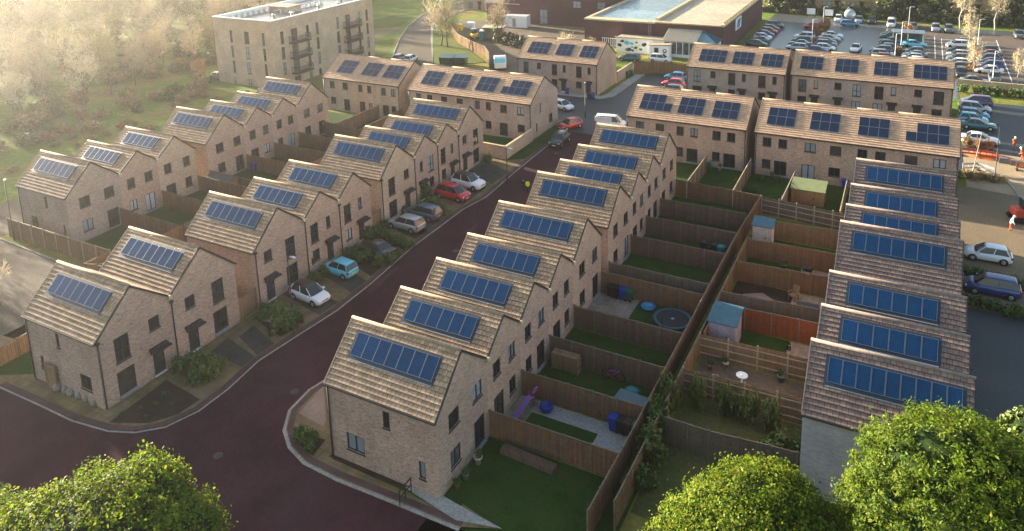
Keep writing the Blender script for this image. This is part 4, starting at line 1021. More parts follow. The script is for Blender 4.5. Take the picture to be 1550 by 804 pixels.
# the tipper lorry in the yard
tr = thing('tipper_lorry', 'white tipper lorry with a blue windscreen beside the curving hoarding', 'lorry', (*at(757, 102), .02), -1.05)
b = MB(); b.loft([[(x, y, z) for y, z in ((1.05, .5), (1.1, .7), (1.1, zt - .1), (1.0, zt), (-1.0, zt), (-1.1, zt - .1), (-1.1, .7), (-1.05, .5))] for x, zt in ((.9, 2.5), (2.1, 2.55), (2.55, 2.3), (2.8, 1.5), (2.85, 1.2))], 0, sm=False)
b.build('cab', PAINT['white'], tr)
b = MB(); b.loft([[(2.80, y, 1.52), (2.83, y, 1.52), (2.60, y, 2.28), (2.57, y, 2.28)] for y in (-.95, .95)], 0, sm=False); b.build('windscreen', PAINT['light blue'], tr)
b = MB(); b.box(-3, -1.1, .75, .75, 1.1, .9)
for s in (-1, 1): b.box(-3, s * 1.1 - .05, .904, .75, s * 1.1 + .05, 1.7)
b.box(.68, -1.04, .904, .75, 1.04, 1.9); b.box(-3, -1.04, .904, -2.92, 1.04, 1.65); b.build('tipper_body', PAINT['silver'], tr)
b = MB(); b.lathe([(0, .0), (.9, .05), (1.3, -.5)], 9, 0, (-1.2, 0, 1.5), 1.3, .75); b.build('rubble_load', MUD, tr)
b = MB(); b.box(-3, -.45, .5, 2.2, .45, .74); b.build('chassis', BLACKP, tr)
for x in (-2.2, -1.3, 1.8):
    for s in (-1, 1):
        o = link_mesh('wheel', WHEEL_ME, tr, (x, s * 1.12, .47), 0, 1.5); o.rotation_euler = (PI / 2 * s, 0, 0)
# ------------------------------------------------------------------ people
SKIN = plain('skin', (.50, .32, .24), .6); HIVIS = plain('hi_vis_yellow', (.62, .80, .03), .7); ORANGE = plain('hi_vis_orange', (.42, .10, .025), .7)
NAVY = plain('navy_cloth', (.02, .022, .03), .9); HAIR = plain('dark_hair', (.02, .015, .012), .8); HATW = plain('hard_hat', (.75, .75, .7), .4)
def person(label, xy, rz, jacket, trousers, hat=None, step=.12, bend=0.0, group=None, z=.016):
    j = {'pel': (0, 0, .93), 'waist': (bend * .06, 0, 1.10), 'chest': (bend * .22, 0, 1.34), 'neck': (bend * .30, 0, 1.50), 'head': (bend * .36 + .02, 0, 1.60), 'top': (bend * .4 + .02, 0, 1.72)}
    for s, n in ((1, 'l'), (-1, 'r')):
        j['hip' + n] = (0, .09 * s, .88); j['knee' + n] = (step * s * .6 + .03, .095 * s, .48); j['ank' + n] = (step * s, .10 * s, .09); j['toe' + n] = (step * s + .16, .11 * s, .045)
        j['sh' + n] = (bend * .22, .19 * s, 1.42); j['el' + n] = (-step * s * .5 + bend * .2, .25 * s, 1.14); j['wr' + n] = (-step * s * .2 + .10 + bend * .3, .25 * s, .92); j['hand' + n] = (-step * s * .2 + .13 + bend * .33, .24 * s, .82)
    E = [('pel', 'waist'), ('waist', 'chest'), ('chest', 'neck'), ('neck', 'head'), ('head', 'top')]
    for n in 'lr': E += [('pel', 'hip' + n), ('hip' + n, 'knee' + n), ('knee' + n, 'ank' + n), ('ank' + n, 'toe' + n), ('chest', 'sh' + n), ('sh' + n, 'el' + n), ('el' + n, 'wr' + n), ('wr' + n, 'hand' + n)]
    rad = {'pel': .14, 'waist': .13, 'chest': .16, 'neck': .06, 'head': .10, 'top': .075, 'hip': .10, 'knee': .065, 'ank': .05, 'toe': .04, 'sh': .075, 'el': .052, 'wr': .038, 'hand': .035}
    ks = list(j); me = bpy.data.meshes.new('person'); me.from_pydata([j[k] for k in ks], [(ks.index(a), ks.index(b)) for a, b in E], [])
    o = bpy.data.objects.new('person', me); COL.objects.link(o)
    sm = o.modifiers.new('skin', 'SKIN'); sv = me.skin_vertices[0].data
    for i, k in enumerate(ks):
        r = rad.get(k) or rad[k[:-1]]; sv[i].radius = (r, r * (1.25 if k in ('chest', 'waist', 'pel') else 1)); sv[i].use_root = (k == 'pel')
    ss = o.modifiers.new('sub', 'SUBSURF'); ss.levels = ss.render_levels = 1
    dg = bpy.context.evaluated_depsgraph_get(); nm = bpy.data.meshes.new_from_object(o.evaluated_get(dg))
    o.modifiers.clear(); o.data = nm; nm.materials.clear()
    for m_ in (jacket, trousers, SKIN, HAIR): nm.materials.append(m_)
    for p in nm.polygons:
        c = p.center; r = math.hypot(c.x - bend * .3, c.y)
        p.use_smooth = True
        p.material_index = 3 if c.z > 1.66 or (c.z > 1.56 and c.x < bend * .36 - .04) else 2 if c.z > 1.47 and r < .13 else 2 if c.z < .93 and abs(c.y) > .19 else 0 if c.z > .90 else 3 if c.z < .1 else 1
    o.location = (xy[0], xy[1], z); o.rotation_euler = (0, 0, rz); o.scale = (.9, .9, .9)
    tag(o, label, 'person', group)
    if hat:
        b = MB(); b.lathe([(.17, 0), (.13, .01), (.12, .08), (.07, .14), (.0, .15)], 10, 0, (bend * .38 + .02, 0, 1.68)); b.build('hard_hat', hat, o)
    return o
person('person in a bright yellow jacket and dark trousers walking up the red street', at(799, 292.5), PI / 2 + .15, HIVIS, NAVY)
person('person in dark clothes walking beside the yellow jacket', at(792.5, 291), PI / 2 + .1, NAVY, NAVY, step=.1)
person('worker in orange with a pale hard hat standing on the edge of the dark court', (41.1, 77.2), -1.2, ORANGE, ORANGE, HATW, .08, .2)
person('worker in orange bending near the stacked red barriers at the right edge', (41.6, 73.2), 2.6, ORANGE, ORANGE, HATW, .1, .7)
person('worker in orange trousers and white top crouched by the red machine', at(1529, 350), 0, WHITE, ORANGE, HATW, .1, .6)

# ------------------------------------------------------------------ street furniture and garden things
BINC = {'blue': plain('bin_blue', (.006, .035, .24), .5), 'black': plain('bin_black', (.014, .015, .017), .55), 'green': plain('bin_green', (.012, .10, .055), .5), 'teal': plain('bin_teal', (.02, .17, .17), .5), 'brown': plain('bin_brown', (.06, .03, .025), .5)}
_bm = {}
def wheelie_bin(label, xy, col, rz=0, group='wheelie bins', s=1.0):
    if col not in _bm:
        b = MB(); b.loft([[(-.22, -.22, 0.06), (.22, -.22, .06), (.22, .22, .06), (-.22, .22, .06)], [(-.29, -.29, .92), (.27, -.29, .92), (.27, .29, .92), (-.29, .29, .92)]], 0, sm=False)
        b.box(-.31, -.31, .90, .29, .31, .94); l = MB()
        l.loft([[(-.32, -.31, .945), (.31, -.31, .945), (.31, .31, .945), (-.32, .31, .945)], [(-.25, -.26, 1.04), (.25, -.26, 1.02), (.25, .26, 1.02), (-.25, .26, 1.04)]], 0, sm=False)
        l.box(-.40, -.25, .93, -.32, .25, .97)
        _bm[col] = (b.mesh('body', BINC[col]), l.mesh('lid', BINC[col]))
    r = thing('wheelie_bin', label, 'bin', (*xy, .02), rz, group)
    link_mesh('body', _bm[col][0], r, (0, 0, 0), 0, s); link_mesh('lid', _bm[col][1], r, (0, 0, 0), 0, s)
    for sy in (-1, 1):
        w_ = link_mesh('wheel', WHEEL_ME, r, (-.24, sy * .25, .10), 0, (.32, .32, .3)); w_.rotation_euler = (PI / 2 * sy, 0, 0)
for (u, v, c, l) in [(925, 448, 'black', 'left black bin of the row by the trampoline garden patio'), (931, 450, 'black', 'second black bin of the row by the trampoline garden patio'), (943, 453, 'blue', 'bright blue bin in the row by the trampoline garden patio'), (952, 455, 'green', 'green bin at the right of the row by the trampoline garden patio'),
                     (929, 651, 'blue', 'blue bin in the corner of the purple slide garden'), (940, 655, 'black', 'black bin between blue and brown ones, purple slide garden'), (951, 658, 'brown', 'brown bin in the corner of the purple slide garden'), (964, 662, 'green', 'green bin beside the brown one, purple slide garden'),
                     (1065, 381, 'black', 'left dark bin of three against a shaded garden fence'), (1081, 385, 'black', 'middle dark bin of three against a shaded garden fence'), (1091, 388, 'teal', 'teal bin of three against a shaded garden fence'),
                     (1257, 338, 'black', 'black bin on the sunlit lawn beside the right terrace'), (1265, 340, 'blue', 'blue bin on the sunlit lawn beside the right terrace'), (1035, 292, 'blue', 'blue bin at the wall of the farthest red street house'),
                     (1072, 257, 'teal', 'teal bin against the back wall behind a pale fence'), (1136, 262, 'blue', 'blue bin by the gap between the far terraces'), (1278, 285, 'blue', 'blue bin under the right end of the far terrace'),
                     (858, 143, 'blue', 'blue bin before the three-house terrace doors'), (897, 150, 'blue', 'blue bin at the right end before the three-house terrace'), (892, 150, 'black', 'black bin at the right end before the three-house terrace'), (386, 258, 'blue', 'blue bin against the fence behind the grass bank terrace'),
                     (950, 117, 'green', 'green bin by the wall in the dark parking court'), (955, 115, 'green', 'second green bin by the wall in the dark parking court')]:
    wheelie_bin(l, at(u, v), c, rnd.uniform(-.2, .2) + PI)
CLAD_L = wood('cladding_lilac', (.30, .28, .34), (.26, .24, .30), (.22, .2, .25)); CLAD_P = wood('cladding_pale', (.48, .43, .38), (.42, .38, .34), (.36, .32, .29))
FELT = {'blue': plain('roof_felt_blue', (.035, .10, .14), .7, .3, var=.2), 'green': plain('roof_felt_green', (.16, .19, .09), .8, .2, var=.2), 'dark': plain('roof_felt_dark', (.05, .055, .06), .8, .2, var=.2)}
def shed(label, x, y, w_, d, h, wall, felt, rise=.35, rz=0, pent=True, doorside='S'):
    r = thing('garden_shed', label, 'shed', (x, y, 0), rz, 'garden sheds')
    b = MB()
    if pent:
        b.loft([[(-w_ / 2, -d / 2, z0) , (w_ / 2, -d / 2, z0), (w_ / 2, d / 2, z1), (-w_ / 2, d / 2, z1)] for z0, z1 in ((0, 0), (h, h + rise))], 0, sm=False)
    else:
        b.loft([[(-w_ / 2, -d / 2, z), (w_ / 2, -d / 2, z), (w_ / 2, d / 2, z), (-w_ / 2, d / 2, z)] for z in (0, h)], 0, sm=False)
        for s in (-1, 1): b.face([(s * w_ / 2, -d / 2, h), (s * w_ / 2, d / 2, h), (s * w_ / 2, 0, h + rise)])
    b.build('wall', wall, r)
    f = MB(); e = .12
    if pent:
        A, B = Vector((0, -d / 2 - e, h + .03 - e * rise / d)), Vector((0, d / 2 + e, h + rise + .03 + e * rise / d)); f.bar(A, B, w_ + 2 * e, .06, 0, (0, 0, 1))
    else:
        for s in (-1, 1): f.bar((0, s * (d / 2 + e), h - .02), (0, .0, h + rise + .03), w_ + 2 * e, .05, 0, (0, 0, 1))
    f.build('roof', FELT[felt], r)
    dm = MB(); dm.box(-w_ * .2, -d / 2 - .035, .06, w_ * .25, -d / 2 - .003, h - .15); dr = dm.build('door', wall, r)
    hm = MB(); hm.box(w_ * .18, -d / 2 - .07, h * .45, w_ * .21, -d / 2 - .035, h * .55); hm.build('handle', DARK, dr)
shed('lilac shed with a blue roof by the orange fence', 18.75, 22.2, 1.9, 2.2, 2.1, CLAD_L, 'blue', .3)
shed('pale narrow shed with a blue roof at the head of the alley', 18.45, 39.2, 1.7, 1.4, 2.1, CLAD_P, 'blue', .25)
shed('long low shed with a sunlit green felt roof', 20.9, 51.2, 3.2, 2.2, 1.6, WOOD['tan'], 'green', .35)
shed('dark-roofed garden shed behind the grass bank terrace', -38.9, 26.7, 3.6, 1.5, 1.7, WOOD['brown'], 'dark', .35, 0, False)
# log stack
t = thing('log_stack', 'straw coloured stack of boards by the garden wall near a bicycle', 'wood stack', (9.5, 14.0, 0))
b = MB()
for i in range(6):
    for k in range(2): b.box(-1.0, -.34 + k * .36, .08 + i * .2, 1.0 - .05 * (i % 2), -.02 + k * .36, .26 + i * .2)
b.build('board', WOOD['tan'], t)
b = MB(); b.box(-1.05, -.38, 0, -.92, .4, .076); b.box(.92, -.38, 0, 1.05, .4, .076); b.build('bearer', POSTM, t)
# purple slide
PURPLE = plain('slide_purple', (.26, .13, .36), .4); PINK = plain('slide_pink', (.35, .08, .28), .5)
t = thing('garden_slide', 'purple garden slide beside the house wall', 'slide', (8.85, 8.3, .02), -1.9); t.scale = (.75, .75, .75)
b = MB(); pts = [(-1.2, .0, 1.25), (-.9, 0, 1.22), (.6, 0, .3), (1.1, 0, .14)]
for p, q in zip(pts, pts[1:]):
    b.bar(p, q, .42, .03)
    for s in (-1, 1): b.bar((p[0], s * .225, p[2] + .06), (q[0], s * .225, q[2] + .06), .03, .14)
b.build('chute', PURPLE, t)
b = MB()
for s in (-1, 1): b.tube([(-1.75, s * .22, 0), (-1.25, s * .22, 1.3), (-1.15, s * .22, 1.75)], .03, 6)
for k in range(4): b.tube([(-1.7 + k * .12, -.22, .18 + k * .3), (-1.7 + k * .12, .22, .18 + k * .3)], .025, 6)
b.build('ladder', PINK, t)
b = MB(); b.lathe([(.32, -.06), (.40, 0), (.32, .06), (.24, 0), (.32, -.06)], 14); o = b.build('hoop', PINK, t, (-1.55, .1, 1.75)); o.rotation_euler = (1.2, .3, 0)
# blue ball chair
b = MB(); b.lathe([(r_ * .72, z_ * .72) for r_, z_ in [(.0, 0), (.42, .04), (.62, .35), (.60, .62), (.50, .70), (.45, .60), (.40, .35), (.0, .30)]], 14)
tag(b.build('play_tub', BINC['blue'], None, (10.1, 10.3 - .9, .02)), 'round bright blue play tub on the lawn beside the purple slide', 'play tub')
b = MB(); b.lathe([(.0, .02), (.52, .02), (.60, .22), (.56, .24), (.48, .06), (.0, .06)], 16)
tag(b.build('paddling_pool', PAINT['blue'], None, (12.25, 24.1, .02)), 'small round blue paddling tray near the row of bins', 'paddling tray')
# trampoline
t = thing('trampoline', 'round dark trampoline with leaning net poles', 'trampoline', (14.7, 22.5, .02))
b = MB(); b.lathe([(1.25, .60), (1.5, .60), (1.52, .66), (1.24, .66), (1.25, .60)], 24); b.build('pad', plain('pad_teal', (.02, .07, .09), .6), t)
b = MB(); b.lathe([(.0, .625), (1.25, .625)], 24); b.face([(.15 * math.cos(k), .15 * math.sin(k), .63) for k in [i * PI / 4 for i in range(8)]], 1); b.build('mat', [NAVY, LEAD], t)
for k in range(6):
    a = k * PI / 3; b = MB(); b.tube([(1.42 * math.cos(a), 1.42 * math.sin(a), 0), (1.42 * math.cos(a), 1.42 * math.sin(a), .6)], .03, 6); b.build('leg', DARK, t)
for k in range(4):
    a = k * PI / 2.2 + .2; b = MB(); b.tube([(1.5 * math.cos(a), 1.5 * math.sin(a), .3), (1.55 * math.cos(a), 1.55 * math.sin(a), 1.5), (1.3 * math.cos(a + .4), 1.3 * math.sin(a + .4), 1.95)], .025, 6); b.build('net_pole', DARK, t)
t = thing('toy_slide', 'little red and yellow toddler slide below the trampoline', 'toy slide', (14.3, 20.4, .02), -.7)
b = MB(); b.bar((-.5, 0, .55), (.5, 0, .1), .34, .04); b.build('chute', plain('toy_yellow', (.75, .5, .03), .4), t)
b = MB(); b.box(-.72, -.2, 0, -.5, .2, .6); b.build('steps', PAINT['red'], t)
# hot tub
t = thing('hot_tub', 'square tub with a grey blue folding cover beside the alley fence', 'hot tub', (15.15, 11.6, .02), -.08)
b = MB(); b.loft([[(-1.05, -.75, 0), (1.05, -.75, 0), (1.05, .75, 0), (-1.05, .75, 0)], [(-1.1, -.8, .8), (1.1, -.8, .8), (1.1, .8, .8), (-1.1, .8, .8)]], 0, sm=False); b.build('shell', LEAD, t)
b = MB(); b.loft([[(x, y * sx, z) for x, y in ((-1.14, -.84), (1.14, -.84), (1.14, .84), (-1.14, .84))] for sx, z in ((1, .81), (1.02, .84), (1, .93))], 0, sm=False); b.build('cover', plain('cover_grey_blue', (.07, .10, .115), .5), t)
b = MB(); b.lathe([(0, 0), (.45, .02), (.6, .3), (.35, .5), (0, .55)], 10, sy=.8)
tag(b.build('sandpit', BINC['teal'], None, (14.6, 13.4, .02)), 'round teal lidded sandpit next to the square tub', 'sandpit')
b = MB(); b.lathe([(0, 0), (.7, .05), (.8, .4), (.45, .75), (.0, .85)], 7, sx=1.3, sy=.8)
tag(b.build('tarpaulin_heap', BINC['teal'], None, (15.2, 6.6, .02)), 'heap of things under a dark teal tarpaulin in the slide garden', 'tarpaulin')
# furniture in the right gardens
b = MB(); b.lathe([(.16, 0), (.16, .05), (.07, .1), (.06, .6), (.10, .66), (.38, .74), (.40, .80), (.34, .79), (.05, .70)], 14)
tag(b.build('bird_bath', WHITE, None, (20.9, 17.6, .02)), 'white stone bird bath on the gravel bed', 'bird bath')
t = thing('garden_chair', 'wooden garden armchair beside the dark table', 'chair', (22.4, 30.4, .02), -2.0)
b = MB(); b.box(-.3, -.3, .38, .3, .3, .44); b.build('seat', WOOD['tan'], t)
b = MB(); b.bar((-.28, 0, .44), (-.46, 0, 1.1), .56, .05, 0, (1, 0, 0)); b.build('backrest', WOOD['tan'], t)
for sx in (-1, 1):
    for sy in (-1, 1): b = MB(); b.box(sx * .26 - .03, sy * .27 - .03, 0, sx * .26 + .03, sy * .27 + .03, .376); b.build('leg', WOOD['tan'], t)
for sy in (-1, 1): b = MB(); b.box(-.3, sy * .33 - .04, .62, .3, sy * .33 + .04, .66); b.box(.2, sy * .33 - .025, .385, .25, sy * .33 + .025, .618); b.build('armrest', WOOD['tan'], t)
t = thing('garden_table', 'dark slatted garden table on the slab patio', 'table', (23.7, 28.6, .02), .1)
b = MB(); 
for k in range(6): b.box(-.85, -.5 + k * .17, .68, .85, -.35 + k * .17, .73)
b.box(-.7, -.5, .63, -.6, .5, .678); b.box(.6, -.5, .63, .7, .5, .678); b.build('tabletop', DARK, t)
for sx in (-1, 1):
    for sy in (-1, 1): b = MB(); b.box(sx * .72 - .04, sy * .42 - .04, 0, sx * .72 + .04, sy * .42 + .04, .628); b.build('leg', DARK, t)
t = thing('storage_box', 'grey storage box on the patio in front of the brown fence', 'storage box', (24.7, 33.6, .02))
b = MB(); b.box(-.75, -.4, 0, .75, .4, .6); b.build('body', LEAD, t)
b = MB(); b.loft([[(-.8, -.45, .604), (.8, -.45, .604), (.8, .45, .604), (-.8, .45, .604)], [(-.76, -.41, .70), (.76, -.41, .70), (.76, .41, .74), (-.76, .41, .74)]], 0, sm=False); b.build('lid', LEAD, t)
t = thing('barbecue', 'low black barbecue trolley near the grey storage box', 'barbecue', (22.9, 34.6, .02))
b = MB(); b.lathe([(0, .62), (.3, .64), (.36, .8), (.3, .98), (0, 1.04)], 12, sx=1.3); b.build('kettle', BINC['black'], t)
for sx in (-1, 1):
    for sy in (-1, 1): b = MB(); b.bar((sx * .32, sy * .2, 0), (sx * .28, sy * .16, .66), .035, .035); b.build('leg', DARK, t)
t = thing('black_dog', 'small black and white dog sitting at the edge of the orange-fenced lawn', 'dog', (23.1, 23.2, .02), -1.2)
b = MB(); b.tube([(-.20, 0, .10), (-.14, 0, .20), (.0, 0, .34), (.08, 0, .50), (.12, 0, .60), (.20, 0, .62), (.32, 0, .58)], [.10, .14, .13, .09, .085, .08, .04], 8)
for s in (-1, 1):
    b.tube([(.06, s * .07, .40), (.10, s * .07, .18), (.13, s * .07, .02)], [.05, .035, .03], 6); b.tube([(-.15, s * .10, .18), (.02, s * .13, .12), (-.06, s * .13, .04), (.08, s * .13, .025)], [.07, .05, .035, .03], 6)
    b.tube([(.12, s * .05, .66), (.08, s * .07, .74)], [.03, .008], 5)
b.tube([(-.22, 0, .08), (-.38, .04, .06), (-.46, .1, .1)], [.03, .022, .01], 5)
b.build('body', BINC['black'], t)
b = MB(); b.lathe([(0, 0), (.06, .02), (.07, .1), (.0, .16)], 8, 0, (.10, 0, .36)); b.build('chest_patch', WHITE, t)
t = thing('bicycle', 'bicycle leaning against the dark fence near the log stack', 'bicycle', (12.9, 14.3, .02), 0)
for x in (-.52, .52):
    b = MB(); n = 20
    for k in range(n): a0, a1 = 2 * PI * k / n, 2 * PI * (k + 1) / n; b.bar((.33 * math.cos(a0), 0, .33 * math.sin(a0)), (.33 * math.cos(a1), 0, .33 * math.sin(a1)), .04, .04, 0, (0, 1, 0))
    b.build('wheel', RUBBER, t, (x, 0, .34))
b = MB()
for p, q in (((-.52, 0, .34), (-.1, 0, .32)), ((-.1, 0, .32), (.38, 0, .78)), ((-.1, 0, .32), (-.2, 0, .85)), ((-.2, 0, .72), (.36, 0, .80)), ((-.52, 0, .34), (-.18, 0, .74)), ((.52, 0, .34), (.36, 0, .92))): b.tube([p, q], .02, 6)
b.build('frame', PINK, t)
b = MB(); b.box(-.32, -.07, .85, -.08, .07, .90); b.build('saddle', BINC['black'], t)
b = MB(); b.tube([(.30, -.28, .96), (.36, 0, .92), (.30, .28, .96)], .018, 6); b.build('handlebar', DARK, t)
t = thing('planter_trough', 'long low dark planter of shrubs before the reddish fence', 'planter', (11.0, 4.9, .02), -.05)
b = MB(); b.box(-1.8, -.3, 0, 1.8, .3, .32); b.build('trough', WOOD['dark'], t)
# two rails by the corner house
t = thing('step_railing', 'dark handrail beside the steps of the nearest corner house', 'railing', (6.15, -.9, .1))
for y in (-.55, 0, .55): b = MB(); b.box(-.025, y - .025, 0, .025, y + .025, .95); b.build('post', DARK, t)
for z in (.5, .94): b = MB(); b.box(-.03, -.6, z, .03, .6, z + .05); b.build('rail', DARK, t)
# stones by the wall
STONE = groundmat('boulder', [(.20, .17, .14), (.30, .26, .22)], 1.2, 9)
for i, (u, v) in enumerate([(88, 592), (99, 596), (109, 599), (120, 604), (132, 609), (144, 615)]):
    b = MB(); rr = random.Random(i); b.lathe([(0, 0), (.26, .02), (.30, .22), (.24, .42), (.10, .52), (0, .53)], 8, sx=rr.uniform(.7, 1.1), sy=rr.uniform(.7, 1.1))
    o = b.build('boulder', STONE, None, (*at(u, v), .1)); o.rotation_euler = (0, rr.uniform(-.15, .15), rr.uniform(0, 3))
    tag(o, '%s pale stone from the left in the row along the street house wall' % ORD[i], 'stone', 'pale stones along the street house wall')
# lamp posts
def lamp(label, xy, h, arm=.7, rz=0, head=True, tilt=0, col=None):
    r = thing('lamp_post', label, 'lamp post', (*xy, .02), rz, 'lamp posts'); r.rotation_euler = (0, tilt, rz)
    b = MB(); b.tube([(0, 0, 0), (0, 0, .9), (0, 0, .95), (0, 0, h)], [.085, .085, .055, .04], 8); b.build('pole', col or DARK, r)
    if arm: b = MB(); b.tube([(0, 0, h - .02), (arm * .5, 0, h + .06), (arm, 0, h + .08)], .03, 6); b.build('arm', col or DARK, r)
    if head: b = MB(); b.loft([[(arm - .1, y, h + .04 + z) for y, z in ((.08, 0), (.08, .07), (-.08, .07), (-.08, 0))], [(arm + .2, y, h + .05 + z) for y, z in ((.14, 0), (.12, .09), (-.12, .09), (-.14, 0))], [(arm + .5, y, h + .05 + z) for y, z in ((.08, 0), (.06, .05), (-.06, .05), (-.08, 0))]], 0, sm=False); b.build('lamp_head', PAINT['silver'], r)
    return r
lamp('slim dark lamp post beside the long pale fence at the left', at(22, 364), 6.2, .5, 2.6)
lamp('lamp post at the corner of the dark junction', at(886, 178), 5.0, .4, 2.0)
lamp('short lamp post on the kerb of the red street near two people', at(768, 278), 4.2, .3, 0)
lamp('dark lamp post standing before the shrub bed by the white car', at(443, 474), 5.0, .4, 0)
lamp('tall pale lamp post on the pavement of the far pale road', at(667, 33), 7.5, .8, 2.4, True, 0, PAINT['silver'])
lamp('thin dark lamp post at the kerb by the roadworks', (38.3, 64.6), 6.5, .5, PI, True)
lamp('pale leaning post among dry grass beside the roadworks', (36.3, 66.0), 5.0, 0, 0, False, .1, POSTL)
for i, (x, y, h) in enumerate([(11.9, 127.5, 5.5), (12.2, 143, 5.5), (26.6, 120.5, 5.0), (27.3, 130.0, 5.5), (28.2, 146, 5.8), (40.8, 110.1, 5.2), (40.0, 137, 5.5)]):
    lamp('pale car park lamp post %s' % ['between silver cars of the first row', 'by the russet shrubs of the first row', 'nearest the trolley shelter, by the red car', 'left of the trolley shelter', 'beyond the trolley shelter', 'rising from the dark car near the wall', 'beside the tall bare car park tree'][i], (x, y), h, .4, 0, True, 0, PAINT['white'])
# meter boxes and small posts
for i, (u, v) in enumerate([(170, 603), (357, 475), (409, 512), (473, 413)]):
    b = MB(); b.box(-.2, -.1, .75, .2, .1, 1.35); b.box(-.04, -.04, 0, .04, .04, .748)
    tag(b.build('post_box', DARK, None, (*at(u, v), .1)), 'small dark box on a post by the %s street house front' % ['nearest', 'second', 'third', 'fourth'][i], 'meter box')
for i, (u, v) in enumerate([(768, 279), (589, 403)]): pass
# satellite dish
t = thing('satellite_dish', 'pale satellite dish on the side of the right terrace', 'satellite dish', (25.35, 21.6, 2.6))
b = MB(); b.lathe([(0, .0), (.2, .02), (.36, .09), (.37, .1), (.2, .035), (0, .015)], 14); o = b.build('dish', VALLEY, t); o.rotation_euler = (.3, -1.1, 0)
b = MB(); b.tube([(0, 0, 0), (.27, 0, -.15)], .025, 6); b.build('bracket', DARK, t)
# roadworks
RED = plain('barrier_red', (.40, .05, .03), .5); ORP = plain('barrier_orange', (.48, .13, .04), .6)
def barrier(label, xy, rz, n=1, m=RED):
    t = thing('road_barrier', label, 'barrier', (*xy, .02), rz, 'roadworks barriers')
    b = MB()
    b.box(-.95, -.03, .75, .95, .03, 1.0); b.box(-.95, -.03, .3, .95, .03, .5)
    for x in (-.95, -.3, .3, .93): b.box(x, -.031, .5, x + .06, .031, .75)
    b.build('panel', m, t)
    for x in (-.8, .8): b = MB(); b.box(x - .12, -.35, 0, x + .12, .35, .1); b.box(x - .03, -.03, .1, x + .03, .03, .3); b.build('foot', BINC['black'], t)
for i, (x, y, rz) in enumerate([(36.4, 72.4, 0), (38.2, 72.2, -.1), (41.6, 69.6, 0), (43.6, 69.3, -.05), (36.2, 67.3, .5), (37.6, 67.0, -.6)]):
    barrier(['red barrier nearest the terrace corner in the roadworks', 'red barrier second along the roadworks trench', 'orange barrier on the sunlit ground at the right edge', 'orange barrier farthest right on the sunlit ground', 'white metal barrier leaning by the leaning post', 'white metal barrier behind dry grass'][i], (x, y), rz, 1, RED if i < 2 else ORP if i < 4 else PAINT['silver'])
for i, (x, y) in enumerate([(39.6, 71.6), (40.7, 71.3)]):
    b = MB(); b.loft([[(-.45, -.3, 0), (.45, -.3, 0), (.45, .3, 0), (-.45, .3, 0)], [(-.4, -.2, .6), (.4, -.2, .6), (.4, .2, .6), (-.4, .2, .6)]], 0, sm=False)
    tag(b.build('concrete_block', PAINT['grey'], None, (x, y, .02)), ['grey block at the left of a pair in the roadworks', 'grey block at the right of a pair in the roadworks'][i], 'concrete block')
b = MB(); rr = random.Random(3); b.lathe([(0, .45), (.9, .35), (1.6, .05), (1.7, 0)], 11, sx=1.6, sy=.7)
tag(b.build('netting_heap', ORP, None, (38.6, 72.9, .02)), 'crumpled heap of orange netting beside the red barriers', 'netting')
t = thing('digger', 'red compact digger at the right edge of the picture', 'digger', (*at(1549, 335), .02), .3)
b = MB(); b.loft([[(x, y, z) for y, z in ((.7, .6), (.7, zt), (-.7, zt), (-.7, .6))] for x, zt in ((-1.0, 1.3), (0, 1.35), (.3, 1.1), (.9, 1.1))], 0, sm=False); b.build('body', RED, t)
b = MB(); b.box(-.3, -.6, 1.36, .7, .6, 2.3); b.build('cab', CGLASS, t)
for s in (-1, 1): b = MB(); b.loft([[(x * 1.0, s * y, z) for x, z in ((-1.1, .1), (-1.3, .35), (-1.1, .58), (1.0, .58), (1.2, .35), (1.0, .1))] for y in (.5, .85)], 0, sm=False); b.build('track', RUBBER, t)
b = MB(); b.bar((.7, 0, 1.1), (1.7, 0, 2.1), .2, .25); b.bar((1.7, 0, 2.1), (2.5, 0, .9), .16, .2); b.build('boom', RED, t)
b = MB(); b.loft([[(2.3, y, .9), (2.7, y, .9), (2.6, y, .3), (2.2, y, .45)] for y in (-.4, .4)], 0, sm=False); b.build('bucket', DARK, t)
